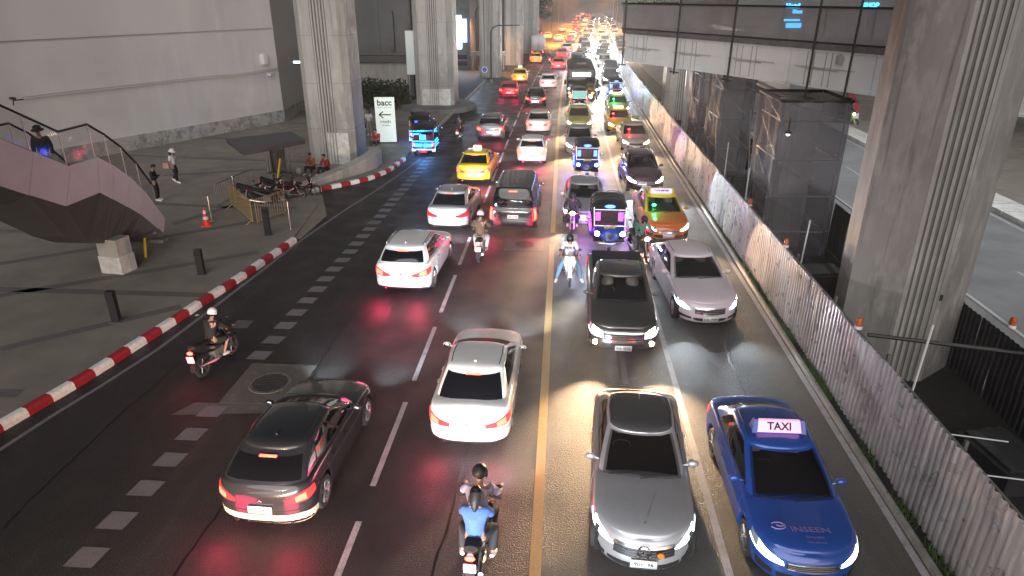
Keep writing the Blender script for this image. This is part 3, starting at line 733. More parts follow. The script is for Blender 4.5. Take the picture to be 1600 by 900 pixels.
# kerbs: separate painted stones
kerb = tag(empty('kerb'), kind='structure')
def kerb_run(path, L, first_red, hgt=.2, wd=.22, name='kerb_stone', mats=None, gap=.012):
    P = [Vector((x, y, 0)) for x, y in path]; d = [0]
    for i in range(1, len(P)): d.append(d[-1] + (P[i]-P[i-1]).length)
    def at(s): return Vector((float(np.interp(s, d, [p.x for p in P])), float(np.interp(s, d, [p.y for p in P])), 0))
    s = 0; k = 0 if first_red else 1
    while s + L*.6 < d[-1]:
        e = min(s+L, d[-1]); a, b = at(s+gap/2), at(e-gap/2)
        ta = (at(min(s+.2, d[-1]))-at(max(s-.2, 0))).normalized(); tb = (at(min(e+.2, d[-1]))-at(max(e-.2, 0))).normalized()
        na = Vector((-ta.y, ta.x, 0)); nb = Vector((-tb.y, tb.x, 0)); h = hgt*random.uniform(.97, 1.03)
        prof = [(0,-.1),(.015,h*.6),(.05,h*.93),(.085,h),(wd,h*1.0),(wd,-.1)]
        r0 = [a+na*p+Vector((0,0,q)) for p, q in prof]; r1 = [b+nb*p+Vector((0,0,q)) for p, q in prof]; n = len(prof)
        mb = MB(); mb.add(r0+r1, [(i, i+1, i+1+n, i+n) for i in range(n-1)] + [tuple(reversed(range(n))), tuple(range(n, 2*n))])
        m = (mats or (M['kerb_red'], M['kerb_white']))[k % 2]
        ob(name, mb.mesh(name, m, smooth=False), kerb); s += L; k += 1
kerb_run(KP, .62, True); kerb_run(KP2, .56, False)
kerb_run([(6.60,5),(6.60,9.2),(6.59,12),(6.6,16),(6.62,20),(6.66,24.8),(6.68,30),(6.7,60)], 1.0, False, .13, .14, 'kerb_block', (M['conc'], M['conc']), .02)
kerb_run([(-9.1,41.5),(-8.95,50),(-8.8,64),(-8.6,80)], 1.0, False, .14, .2, 'kerb_block', (M['conc'], M['conc']), .02)

# ------------------------------------------------------------------ corrugated fence along the works
def sheet_mesh(seed, w_=.76, h=2.05):
    rnd = random.Random(seed); mb = MB(); rows = []
    prof = []; p = .19
    for k in range(4):
        prof += [(k*p,0),(k*p+.07,0),(k*p+.095,.032),(k*p+.165,.032)]
    prof += [(.76,0)]
    dx = rnd.uniform(-.02,.02); dents = [(rnd.uniform(.1,.7), rnd.uniform(.3,2.), rnd.uniform(.22,.5), rnd.uniform(-.022,.022)) for _ in range(3)]
    for i in range(9):
        z = h*i/8; r = []
        for y, x in prof:
            for (dy, dzz, rr, am) in dents: x += am*math.exp(-((y-dy)**2+(z-dzz)**2)/rr**2)
            r.append((-x + dx*z/h, y, z))
        rows.append(r)
    mb.grid(rows); return mb.mesh('fence_panel', M['galv'], ang=20)
SH = [sheet_mesh(i) for i in range(9)]
def fence_x(y): return 6.78 + cv(y)
fence = empty('corrugated_fence', (6.78, 8, 0), 0, 'long corrugated silver metal sheet fence screening the building works', 'fence')
y = 6.0; k = 0
while y < 125:
    o = ob('fence_panel', SH[random.randrange(9)], fence, (fence_x(y)-6.78+random.uniform(-.015,.015), y-8, random.uniform(-.012,.012)+.02), rz=random.uniform(-.012,.012)+(-.00052*max(0,y-45)))
    o.scale = (1, 1, random.uniform(.992,1.01)); y += .752; k += 1
mb = MB()
for zz in (.4, 1.2, 1.95): mb.tube([(.14,-2,zz),(.14,37,zz),(.14+cv(80),72,zz)], .025, 5)
ob('fence_rail', mb.mesh('rail', M['steel']), fence)
for yy in np.arange(7, 60, 3.0):
    mb = MB(); mb.box(.16,.22,-.03,.03,0,2.1); ob('fence_post', mb.mesh('post', M['conc_dk'], smooth=False), fence, (0, yy-8, 0))
M['darksheet'] = mat('dark_sheet', (.05,.048,.052), .6, metal=.3, noise=[(2,(.03,.03,.032),.4,.7,U)])
M['conc_mid'] = mat('concrete_grey', (.30,.29,.275), .8, noise=[(.5,(.20,.195,.185),.42,.62,(1,1,.35)),(2.2,(.36,.345,.32),.48,.66,(1.4,1.4,.5)),(3.5,(.13,.125,.12),.58,.74,(1.6,1.6,.06))], bump=(18,.35,.012))
# inner fence along the far side of the median
f2 = empty('median_fence', (10.35, 8, 0), 0, 'dark corrugated fence between the works and the other carriageway', 'fence')
y = 5
while y < 70:
    o = ob('fence_panel', SH[random.randrange(9)], f2, (random.uniform(-.01,.01), y-8, 0)); o.material_slots[0].link = 'OBJECT'; o.material_slots[0].material = M['darksheet']; o.scale = (-1,1,.88); y += .76
mb = MB(); mb.box(-.03,.06,-3,62,2.0,2.05); ob('fence_rail', mb.mesh('rail', M['beam'], smooth=False), f2)
# soil strip, median, other carriageway
mb = MB(); mb.add([(6.55,0,.06),(7.1,0,.06),(7.1,60,.06),(6.65,60,.06)], [(0,1,2,3)]); tag(ob('soil_verge', mb.mesh('soil', M['soil'])), kind='structure')
struct('median_ground', strip_y(7.0, 10.6, -20, 400, -.005), M['soil'])
struct('opposite_road', strip_y(10.6, 19.5, -20, 400, .002, curve=False), M['asphalt_side'])
yy = 10
while yy < 60: seg(16.2, 16.32, yy, yy+5.5, M['linepaint'], z=.007); yy += 8
seg(11.2, 11.32, 6, 60, M['linepaint'], z=.007)
seg(19.2, 19.32, 6, 60, M['linepaint'], z=.007)
mb = MB(); mb.prism([(21.2,20),(60,20),(60,90),(21.2,90)], -.1, .16); struct('opposite_pavement', mb, M['plaza'])
for i in range(26):
    mb = MB(); mb.box(19.6,21.1,24+i*1.3,25.2+i*1.3,-.02,.20); ob('kerb_block', mb.mesh('kerb_block', M['conc_lt'], smooth=False), kerb)
# grass and weeds along the fence foot
mb = MB()
for (cx, cy, n, s_) in ((6.66,21.6,320,.45),(6.68,23,200,.4),(6.66,19.6,120,.3),(6.64,17.9,260,.3),(6.62,15.2,420,.35),(6.64,16.0,160,.25),(6.62,12.2,90,.2),(6.64,10.55,160,.22),(6.64,9.3,150,.25),(6.64,8.6,180,.3),(6.7,26,160,.5),(6.7,28.5,120,.5)):
    for _ in range(n):
        x = cx+random.gauss(0,.06); yy = cy+random.gauss(0,s_); h = random.uniform(.05,.2); a = random.uniform(0,2*pi); l = random.uniform(.02,.1)
        wv = Vector((cos(a+1.57),sin(a+1.57),0))*.012; p = Vector((x,yy,.05)); q = p+Vector((cos(a)*l,sin(a)*l,h))
        mb.add([p-wv,p+wv,q+wv*.3], [(0,1,2)])
tag(ob('weeds', mb.mesh('weeds', M['leafy'], smooth=False)), 'green weeds sprouting along the foot of the silver fence', kind='stuff')

# ------------------------------------------------------------------ pillars of the elevated railway
def pillar(name, cx, cy, z1, half, chamf, label, groove=True, rz=0., m='conc', flare=0., base=True, group='concrete railway pillars'):
    t = empty(name, (cx, cy, 0), rz, label, 'pillar', group)
    a, c = half, chamf
    def ring(k): h = a*k; q = c*k; return [(-h+q,-h),(h-q,-h),(h,-h+q),(h,h-q),(h-q,h),(-h+q,h),(-h,h-q),(-h,-h+q)]
    mb = MB(); P0 = ring(1.0)
    # groove recess on the south face, built as real ribs
    mb.prism(P0, -.2, z1); ob('shaft', mb.mesh('shaft', M[m], smooth=False), t)
    if groove:
        g = min(.42, (a-c)*.8)
        mb = MB(); mb.box(-g, g, -a-.004, -a+.02, 0, z1-.01); ob('recess', mb.mesh('recess', M['groove'], smooth=False), t)
        for k in range(5):
            x = -g + (2*g)*(k+.5)/5; mb = MB(); r = g/5*.5
            mb.box(x-r, x+r, -a-.035, -a+.0, 0, z1-.01); ob('rib', mb.mesh('rib', M[m], smooth=False), t)
    # casting joints
    for zz in (np.arange(2.1, z1, 2.45) if name != 'railway_pillar' or half < 1.38 or half > 1.45 else []):
        mb = MB(); R_ = ring(1.0035); mb.prism(R_, zz, zz+.014); ob('casting_joint', mb.mesh('joint', M['groove'], smooth=False), t)
    return t
p1 = pillar('railway_pillar', -12.95, 38.9, 16, 1.36, .34, 'concrete railway pillar behind the two seated people by the dark canopy')
mb = MB(); mb.box(-.15,1.05,-1.375,-1.362,.1,1.9); ob('plaster_patch', mb.mesh('patch', M['conc_lt'], smooth=False), p1)
p2 = pillar('railway_pillar', -10.5, 58.6, 18, 1.6, .45, 'concrete railway pillar to the right of the white sign with the arrow')
mb = MB(); mb.box(-1.0,1.35,-1.615,-1.602,.1,1.9); ob('plaster_patch', mb.mesh('patch', M['conc_lt'], smooth=False), p2)
mb = MB(); mb.lathe([(3.2,0),(3.2,.35),(2.9,.5),(.1,.5)], 28); tag(ob('pillar_base', mb.mesh('pillar_base', M['conc_dk']), None, (-10.5,58.6,.1)), 'dark round kerbed island around the foot of the second pillar', 'island')
bp = pillar('railway_pillar', 8.95, 17.0, 20, 1.4, .95, 'huge concrete railway pillar standing right behind the silver fence', rz=-.1, m='conc_mid')
for zz, x0, x1 in ((2.6,-.15,.1),): 
    mb = MB(); mb.box(.38,.44,-1.415,-1.39,2.25,2.4); ob('vent_plate', mb.mesh('vent', M['blacksteel'], smooth=False), bp)
pillar('railway_pillar', -8.6, 84.5, 24, 1.25, .25, 'brown lit railway pillar behind the street lamp, by the bright screen', m='conc')
pillar('railway_pillar', -6.9, 100, 24, 1.25, .25, 'bluish railway pillar past the lamp arm, first of the distant pair')
pillar('railway_pillar', -5.5, 120, 26, 1.3, .3, 'farthest railway pillar beside the distant dark trees')
pillar('median_pillar', 9.0, 45.5, 5.6, .85, .2, 'pinkish square concrete pillar under the skywalk between column and nets', group='skywalk supports')
pillar('median_pillar', 9.2, 56, 5.6, 1.25, .3, 'broad grey concrete pillar under the far left end of the skywalk', group='skywalk supports')
def round_col(x, y, r, z0, z1, label):
    mb = MB(); mb.lathe([(r,0),(r,z1-z0)], 28); return tag(ob('round_column', mb.mesh('round_column', M['white'], ang=0), None, (x,y,z0)), label, 'column', 'skywalk supports')
round_col(8.75, 47.5, .62, .2, 5.8, 'smooth white round column under the skywalk')
tag(ob('column_plinth', MB().box(-1.2,1.2,-1.2,1.2,0,.45).mesh('plinth', M['conc_dk'], smooth=False), None, (8.75,47.4,0)), 'low dark plinth under the smooth white round column', 'plinth')
# pit props and clutter in the median
def beam(name, a, b, r, label, m='blacksteel', cat='beam', group=None):
    mb = MB(); c = (Vector(a)+Vector(b))/2; mb.tube([Vector(a)-c, Vector(b)-c], r, 6); return tag(ob(name, mb.mesh(name, M[m])), label, cat, group) if 0 else tag(ob(name, mb.mesh(name, M[m]), None, c), label, cat, group)
beam('strut', (7.1,14.3,1.9), (10.3,13.9,1.75), .045, 'dark steel strut crossing the works just in front of the huge pillar', 'blacksteel')
beam('strut', (7.1,11.6,1.2), (8.7,11.4,1.15), .014, 'thin pale bar beside the tall white post, upper of two', 'beam')
beam('strut', (7.1,10.5,1.1), (10.3,10.2,1.0), .014, 'thin pale bar running right across the dark pit, lower of two', 'beam')
def post(x, y, z0, z1, label, r=.024, m='white', lean=0.): return beam('marker_post', (x,y,z0), (x+lean,y,z1), r, label, m, 'post')
post(7.35, 12.6, .0, 3.0, 'pale pink standing post behind the fence right of the taxi', lean=.1)
post(7.25, 19.6, .0, 2.95, 'white post behind the fence left of the huge pillar', lean=.1)
post(7.3, 30.3, .0, 3.1, 'white post behind the fence in front of the black nets')
post(7.25, 26.3, .0, 2.9, 'thin white post beside the first orange warning lamp', .03)
post(8.6, 43.0, .0, 2.2, 'thin pale post at the foot of the white round column', .04)
def warn(x, y, z, label):
    t = empty('warning_lamp', (x, y, z), 0, label, 'lamp', 'orange warning lamps on the fences')
    mb = MB(); mb.lathe([(.001,0),(.085,0),(.085,.05),(.06,.07)], 14); ob('lamp_base', mb.mesh('b', M['white']), t)
    mb = MB(); mb.lathe([(.07,.07),(.075,.2),(.05,.26),(.001,.27)], 14); ob('lamp_lens', mb.mesh('l', mat('amber_lens', (.45,.10,.02), .3)), t)
warn(6.78, 23.9, 2.1, 'orange warning lamp on the silver fence beside the black nets')
warn(6.78, 19.6, 2.1, 'orange warning lamp on the silver fence left of the huge pillar')
warn(6.8, 14.2, 2.1, 'orange warning lamp on the silver fence in front of the huge pillar')
warn(10.35, 14.6, 2.05, 'orange warning lamp on the dark far fence at the right edge')
# junk blocks in the works
for (x, y, sx, sy, sz, lb) in ((8.6,21.3,1.5,1.1,.7,'dark box standing behind the fence before the black nets'),(8.9,33,1.7,1.5,1.0,'dark grey concrete block behind the fence left of the nets'),(9.2,12.0,1.1,1.5,.5,'low dark block in the pit near the right edge')):
    mb = MB(); mb.box(-sx/2,sx/2,-sy/2,sy/2,0,sz); mb.box(-sx/2+.1,sx/2-.1,-sy/2+.1,sy/2-.1,sz,sz+.08); tag(ob('concrete_block', mb.mesh('block', M['darksheet'], smooth=False), None, (x,y,0), rz=.15), lb, 'block')

# loose site clutter
rs = random.Random(5)
for i, (x, y, L_, a, lb) in enumerate(((8.0,21.8,1.9,.3,'longest of the loose planks left of the huge pillar'),(8.3,22.5,1.5,1.1,'short plank lying across the longest plank behind the fence'),(9.2,12.9,1.8,.5,'plank on the dark soil by the right edge of the frame'),(8.6,31.2,1.6,1.3,'plank leaning near the grey block behind the fence'))):
    mb = MB(); mb.box(-L_/2,L_/2,-.1,.1,.0,.05); mb.box(-L_/2+.05,L_/2-.2,.11,.2,.0,.04); tag(ob('plank', mb.mesh('plank', M['bark'], smooth=False), None, (x,y,.02+.05*i), rz=a), lb, 'plank')
t = empty('ladder', (8.15,29.3,0), .2, 'steel ladder leaning between the first two netted scaffold towers', 'ladder')
for sx in (-.2,.2): mb = MB(); mb.tube([(sx,-.6,0),(sx,.35,4.6)], .03, 6); ob('rail', mb.mesh('rail', M['steel']), t)
for k in range(14): f = (k+.5)/14; mb = MB(); mb.tube([(-.2,-.6+.95*f,4.6*f),(.2,-.6+.95*f,4.6*f)], .018, 5); ob('rung', mb.mesh('rung', M['steel']), t)
t = empty('work_lamp', (7.85,24.35,4.6), 0, 'small glowing white work lamp hung on the nearest netted tower', 'lamp')
mb = MB(); mb.tube([(0,0,.05),(0,0,.5)], .02, 5); mb.lathe([(.03,.1),(.12,.0),(.13,-.02)], 12); ob('lamp_shade', mb.mesh('shade', M['blacksteel']), t)
mb = MB(); mb.ell((0,0,-.02), (.07,.07,.07)); ob('bulb', mb.mesh('bulb', M['g_white']), t)
# ------------------------------------------------------------------ netted scaffold towers
def scaffold(x0, x1, y0, y1, h, label, seed=1, inner=True):
    t = empty('scaffold_tower', ((x0+x1)/2, y0, 0), 0, label, 'scaffold', 'netted scaffold towers')
    cx = (x0+x1)/2; X0, X1, Y1 = x0-cx, x1-cx, y1-y0; rnd = random.Random(seed)
    for x in (X0+.12, X1-.12):
        for y in (.12, Y1-.12):
            mb = MB(); mb.tube([(x,y,0),(x,y,h)], .04, 6); ob('scaffold_pole', mb.mesh('pole', M['steel']), t)
    z = .9
    while z < h-.2:
        mb = MB()
        for a, b in (((X0+.12,.12),(X1-.12,.12)),((X0+.12,Y1-.12),(X1-.12,Y1-.12)),((X0+.12,.12),(X0+.12,Y1-.12)),((X1-.12,.12),(X1-.12,Y1-.12))): mb.tube([(*a,z),(*b,z)], .03, 5)
        s = 1 if int(z*3) % 2 else -1
        mb.tube([(X0*s,.12,z),(X1*s,.12,min(z+1.3,h))], .03, 5); mb.tube([(X0+.12,Y1 if s > 0 else 0,z),(X0+.12,0 if s > 0 else Y1,min(z+1.3,h))], .03, 5)
        ob('scaffold_brace', mb.mesh('brace', M['steel']), t); z += 1.35
    if inner:
        mb = MB(); mb.prism([(-.55,Y1*.35),(.55,Y1*.35),(.55,Y1*.85),(-.55,Y1*.85)], 0, h*.97); ob('new_column', mb.mesh('col', M['conc'], smooth=False), t)
    for (a, b) in (((X0,0),(X1,0)),((X0,Y1),(X0,0)),((X1,0),(X1,Y1)),((X1,Y1),(X0,Y1))):
        rows = []
        for i in range(13):
            f = i/12; r = []
            for j in range(11):
                zz = h*j/10; d = Vector((b[0]-a[0], b[1]-a[1], 0)); n = Vector((d.y,-d.x,0)).normalized()
                p = Vector((a[0],a[1],zz)) + d*f + n*(.05*sin(f*19+seed)+.06*sin(zz*1.7+f*6+seed))*min(1, sin(pi*f)*2+.1); r.append(p)
            rows.append(r)
        mb = MB(); mb.grid(rows, flip=True); ob('net', mb.mesh('net', M['netting'], ang=0), t)
    mb = MB(); 
    for a, b in (((X0,0),(X1,0)),((X1,0),(X1,Y1)),((X1,Y1),(X0,Y1)),((X0,Y1),(X0,0))): mb.tube([(*a,h),(*b,h)], .06, 6)
    ob('top_tube', mb.mesh('tube', M['blacksteel']), t)
scaffold(7.55, 9.95, 24.6, 27.4, 5.65, 'nearest black netted scaffold tower behind the fence, left of the huge pillar', 1)
scaffold(7.35, 8.9, 33, 36, 5.6, 'second netted scaffold tower behind the nearest one, left of it', 2)
scaffold(7.4, 9.8, 38.5, 41.0, 5.6, 'farthest netted scaffold tower next to the pinkish pillar', 5)

# ------------------------------------------------------------------ skywalk under construction
def skywalk():
    A = Vector((3.0,35.65,0)); B = Vector((10.04,23.37,0)); d = (B-A).normalized(); n = Vector((-d.y,d.x,0))  # n away from camera
    if n.y < 0: n = -n
    B2 = B + d*9; L = (B2-A).length
    t = empty('skywalk', A, 0, 'unfinished skywalk with pale steel girder and dark netting crossing the works', 'footbridge')
    W = 3.4
    def q(s, o, z): return A*0 + d*s + n*o + Vector((0,0,z))
    def slab(s0, s1, o0, o1, z0, z1, mb): 
        vs = [q(s,o,z) for z in (z0,z1) for o in (o0,o1) for s in (s0,s1)]; return mb.add(vs, [(0,2,3,1),(4,5,7,6),(0,1,5,4),(2,6,7,3),(0,4,6,2),(1,3,7,5)])
    # girder panels
    s = 0; k = 0
    while s < L-.1:
        e = min(s+3.5, L); mb = slab(s+.015, e-.015, 0, .3, 6.0, 7.28, MB()); ob('girder_panel', mb.mesh('girder', M['beam'], smooth=False), t)
        mb = MB()
        for z in (6.0, 7.2): slab(s+.02, e-.02, -.05, .0, z, z+.06, mb)
        ob('girder_flange', mb.mesh('flange', M['beam'], smooth=False), t); s = e; k += 1
    for s in np.arange(1.2, L, 3.5):
        mb = MB()
        for o in (-.45, -.15, .35, .6): slab(s+o, s+o+.03, -.03, 0., 6.06, 7.2, mb)
        slab(s-.4, s+.9, -.025, .0, 6.60, 6.63, mb); slab(s-.9, s+1.6, -.05, -.03, 6.66, 6.68, mb)
        ob('stiffener', mb.mesh('stiff', M['conc'], smooth=False), t)
    mb = slab(0, L, .3, W, 6.3, 7.3, MB()); ob('deck', mb.mesh('deck', M['conc_dk'], smooth=False), t)
    mb = slab(-.15, L, -.12, W, 7.29, 7.5, MB()); ob('deck_edge', mb.mesh('edge', M['conc_dk'], smooth=False), t)
    s = -.2
    while s < L:
        e = min(s+3.5, L); rows = []
        for i in range(13):
            f = i/12; ss = s+(e-s)*f; rows.append([q(ss, -.1+.10*sin(pi*f)*sin(pi*j/6), 7.45+1.15*j/6) for j in range(7)])
        mb = MB(); mb.grid(rows, flip=True); ob('net_panel', mb.mesh('net', M['net_lt'], ang=0), t); s = e
    rows = [[q(-.2+.12*sin(pi*i/6), -.1+3.2*i/6, 7.45+1.15*j/3) for j in range(4)] for i in range(7)]
    ob('net_panel', MB().grid(rows).mesh('net', M['net_lt'], ang=0), t)
    mb = MB(); mb.tube([q(-.2,-.12,8.62), q(L,-.12,8.62)], .04, 6); mb.tube([q(-.2,-.12,7.5), q(L,-.12,7.5)], .03, 6); mb.tube([q(-.2,-.12,8.62), q(-.2,3.2,8.62)], .04, 6)
    ob('handrail', mb.mesh('rail', M['blacksteel']), t)
    for s in (.15, 4.2, 7.6, 11.6, 13.2):
        mb = MB(); mb.tube([q(s,-.2,5.75 if s != 11.6 else 5.55), q(s+.05,-.2,8.85)], .04, 6); mb.tube([q(s-.3,-.2,5.85),q(s+.3,-.2,5.85)], .03, 5); ob('hanger_pole', mb.mesh('pole', M['blacksteel']), t)
    # far parapet, with a pale slab behind the net
    mb = MB(); mb.tube([q(0,W,8.55), q(L,W,8.55)], .04, 6)
    for s in np.arange(0, L, 2.2): mb.tube([q(s,W,7.5), q(s,W,8.55)], .03, 5)
    ob('rear_railing', mb.mesh('rear', M['blacksteel']), t)
    mb = slab(9.4, 10.6, W+.0, W+.06, 7.7, 8.45, MB()); ob('pale_slab', mb.mesh('board', M['conc_lt'], smooth=False), t)
    mb = slab(9.35, 9.6, -.06, -.02, 6.9, 7.1, MB())
    mb = MB(); c = q(12.65,-.04,6.98); mb.prism([(-.16,-.13),(.12,-.16),(.16,.1),(.0,.2),(-.16,.12)], -.03, .03, M=Matrix.Translation(c) @ Matrix.Rotation(atan2(d.y,d.x),4,'Z') @ Matrix.Rotation(pi/2,4,'X'))
    ob('bracket_plate', mb.mesh('bracket', M['conc'], smooth=False), t)
skywalk()
# ------------------------------------------------------------------ museum wall on the left
def museum():
    t = empty('museum_building', (-26.6, 40.2, 0), 0, 'tall pale curved museum wall with rough grey base behind the stairs', 'building')
    O = Vector((-26.6, 40.2, 0)); P = [(-32.5,20),(-31.2,27),(-30.0,31.8),(-28.8,35.3),(-26.6,40.2),(-24.0,45.2),(-21.05,51.2)]
    Q = [(-21.05,51.2),(-21.6,57.5)]
    H = 17
    def wall(path, z0, z1, th, m, nm, off=0):
        # smooth path
        pts = []
        for i in range(len(path)-1):
            for k in range(6):
                f = k/6; pts.append(Vector((path[i][0]+(path[i+1][0]-path[i][0])*f, path[i][1]+(path[i+1][1]-path[i][1])*f, 0)))
        pts.append(Vector((*path[-1], 0))); rows = []
        for i, p in enumerate(pts):
            d = (pts[min(i+1, len(pts)-1)]-pts[max(i-1, 0)]).normalized(); n = Vector((d.y,-d.x,0))
            a = p-O+n*off; b = p-O-n*th
            rows.append([a+Vector((0,0,z0)), a+Vector((0,0,z1)), b+Vector((0,0,z1)), b+Vector((0,0,z0))])
        mb = MB(); mb.grid(rows, wrap=True, flip=False); mb.add(rows[0], [(0,1,2,3)]); mb.add(rows[-1], [(3,2,1,0)])
        return ob(nm, mb.mesh(nm, m, ang=30), t)
    # wall courses separated by recessed joints
    zs = [1.0, 3.97, 6.67, 9.7, 13, 17]
    for i in range(len(zs)-1): wall(P, zs[i]+(.14 if i > 1 else .0), zs[i+1]-(.0), .5, M['wall'], 'wall_course')
    wall(P, .0, 16.9, .45, M['wallseam'], 'wall_core', -.05)
    wall(P, -.1, 1.0, .5, M['wallbase'], 'wall_base', .04)
    wall(Q, .0, 17, .5, M['conc_dk'] if 0 else M['wallseam'], 'return_wall')
    wall(Q, -.1, 1.0, .5, M['wallbase'], 'wall_base', .04)
    # cable run and fittings
    for dz, sg in ((0,.0),(-.13,.4)):
        mb = MB(); pts = []
        for i in range(31):
            f = i/30; x = float(np.interp(f, [0,.3,.6,1], [-28.8,-26.6,-24.0,-21.1])); y = float(np.interp(f, [0,.3,.6,1], [35.3,40.2,45.2,51.15]))
            pts.append(Vector((x+.09, y-.05, 4.0+dz+.06*sin(f*14+sg)*(1 if f > .7 else .2)))-O)
        mb.tube(pts, .022, 5); ob('wall_cable', mb.mesh('cable', M['wallseam']), t)
    return t
museum()
t = empty('wall_box', (-21.5,50.1,4.75), R(-27), 'white junction box with floodlight near the far edge of the museum wall', 'box')
mb = MB(); mb.box(-.28,.28,-.3,0,-.35,.35); ob('housing', mb.mesh('h', M['white'], smooth=False), t)
mb = MB(); mb.box(-.2,.2,-.33,-.3,-.28,.28); ob('cover', mb.mesh('h', M['wall'], smooth=False), t)
t = empty('security_camera', (-21.2,50.6,3.75), R(-27), 'small white security camera below the box on the museum wall', 'camera')
mb = MB(); mb.tube([(0,0,0),(0,-.3,.0),(0,-.35,-.1)], .03, 6); ob('bracket', mb.mesh('b', M['white']), t)
mb = MB(); mb.tube([(-.2,-.42,-.05),(.2,-.38,-.15)], .07, 10); ob('housing', mb.mesh('b', M['white']), t)
t = empty('security_camera', (-28.3,34.8,3.95), R(-25), 'grey security camera on a wall bracket at the left edge above the handrail', 'camera')
mb = MB(); mb.tube([(0,0,0),(0,-.5,0),(0,-.55,-.25)], .035, 6); ob('bracket', mb.mesh('b', M['blacksteel']), t)
mb = MB(); mb.ell((0.1,-.55,.12), (.28,.14,.07)); ob('housing', mb.mesh('b', M['blacksteel']), t)
tag(ob('tube_lamp', MB().box(-.22,.22,-.04,.04,-.05,.05).mesh('tube', M['g_white'], smooth=False), None, (-17.0,44.5,5.05)), 'small glowing white tube light between the museum wall and the pillar', 'lamp')

# ------------------------------------------------------------------ stair down from the skywalk
def stair():
    X = -14.6; KS = .9125
    t = empty('stairway', (X, 21, 0), 0, 'angular lilac clad stair with glass balustrade and concrete foot on the plaza', 'staircase')
    top = [(12,8.2),(14.4,6.88),(16.2,5.88),(17.8,4.99),(19.05,4.29),(20.35,4.28),(21.0,3.87),(21.7,3.32),(22.34,2.64),(22.98,1.71),(23.2,1.35)]
    bot = [(11.8,7.0),(14.0,5.75),(15.7,4.78),(17.2,3.93),(18.47,3.24),(20.04,3.22),(20.6,2.84),(21.2,2.42),(21.8,1.98),(22.68,1.15),(22.95,.9)]
    low = [(11.8,6.6),(14.2,5.3),(15.9,4.35),(17.3,3.6),(19.11,2.04),(20.0,1.5),(20.8,1.22),(21.3,1.05),(21.9,.9),(22.7,.6),(23,.5)]
    zt = lambda y: float(np.interp(y, [p[0] for p in top], [p[1] for p in top]))
    for i in range(len(top)-1):
        (a0,A),(a1,B) = top[i], top[i+1]; (b0,a),(b1,b) = bot[i], bot[i+1]; (c0,ia),(c1,ib) = low[i], low[i+1]; g = .012
        for xo, s in ((0,-1),(-2.75,1)):
            x0, x1 = xo, xo+s*.14
            vs = [(x,yy-21,z) for x in (x0,x1) for yy, z in ((b0+g,a),(b1-g,b),(a1-g,B),(a0+g,A))]
            mb = MB(); mb.add(vs, [(0,1,2,3),(7,6,5,4),(3,2,6,7),(0,4,5,1),(0,3,7,4),(1,5,6,2)]); ob('cladding_panel', mb.mesh('panel', M['clad'], smooth=False), t)
        mb = MB(); L = [(0,b0,a),(0,b1,b),(-.8,c1,ib),(-.8,c0,ia),(-1.95,c0,ia),(-1.95,c1,ib),(-2.75,b1,b),(-2.75,b0,a)]
        L = [(x-.01*(1 if x == 0 else 0),yy-21,z) for x,yy,z in L]
        mb.add(L, [(0,1,2,3),(3,2,5,4),(4,5,6,7)])
        mb.add([(x,yy,z+.03) for x,yy,z in L], [(3,2,1,0),(4,5,2,3),(7,6,5,4)])
        ob('soffit_panel', mb.mesh('soffit', M['clad_dk'], smooth=False), t)
    mb = MB(); mb.add([(-.01,1.95,.9),(-.01,2.2,1.35),(-2.74,2.2,1.35),(-2.74,1.95,.9)], [(0,1,2,3)]); ob('end_panel', mb.mesh('end', M['clad_dk'], smooth=False), t)
    # steps and landing
    def fl(y): return zt(y)-.85
    y = 11.6
    while y < 23.3:
        if 18.6 < y < 20.2: mb = MB(); mb.box(-2.6,-.15,18.6-21,20.3-21,3.05,3.5); ob('landing', mb.mesh('landing', M['conc_dk'], smooth=False), t); y = 20.3; continue
        z = max(fl(y+.15), .15); mb = MB(); mb.box(-2.6,-.15,y-21,y-21+.32,max(z-.13,.0),z); ob('step', mb.mesh('step', M['conc_dk'], smooth=False), t); y += .3
    # glass and handrail, both sides
    for xo in (-.10,-2.66):
        for i in range(len(top)-2):
            (y0,a),(y1,b) = top[i], top[i+1]
            mb = MB(); g = .02
            for (p, q, za, zb) in ((y0+g, y1-g, a, b),):
                vs = [(x,yy-21,z) for x in (xo-.008, xo+.008) for yy, z in ((p,za-.05),(q,zb-.05),(q,zb+.98),(p,za+.98))]
                mb.add(vs, [(3,2,1,0),(4,5,6,7),(0,1,5,4),(2,3,7,6),(0,4,7,3),(1,2,6,5)])
            ob('glass_panel', mb.mesh('glass', M['clearglass'], smooth=False), t)
            mb = MB(); mb.tube([(xo, y0-21, a-.1),(xo, y0-21, a+1.0)], .02, 5); ob('baluster', mb.mesh('post', M['steel']), t)
        mb = MB(); mb.tube([(xo, yy-21, z+1.03) for yy, z in top[:-1]], .038, 8); ob('handrail', mb.mesh('rail', M['blackpl']), t)
        mb = MB(); mb.tube([(xo+.03, yy-21, z+.02) for yy, z in top[:5]], .02, 6); ob('base_rail', mb.mesh('rail', M['blackpl']), t)
    # concrete foot
    mb = MB(); mb.prism([(-1.15,-.2),(-.36,-.32),(-.22,.25),(-.98,.45)], .1, 1.36); ob('support_column', mb.mesh('col', M['conc'], smooth=False), t)
    mb = MB(); mb.prism([(-1.18,-.23),(-.34,-.35),(-.19,.27),(-1.0,.48)], .1, .75); ob('column_base', mb.mesh('col', M['conc_lt'], smooth=False), t)
M['clearglass'] = mat('clear_glass', (.06,.07,.07), .04, alpha=.14, spec=.8)
stair()
beam('yellow_post', (-15.1,22.3,.13), (-15.3,22.9,1.1), .05, 'thin yellow leaning pole under the stair beside its concrete foot', 'yellow', 'pole')

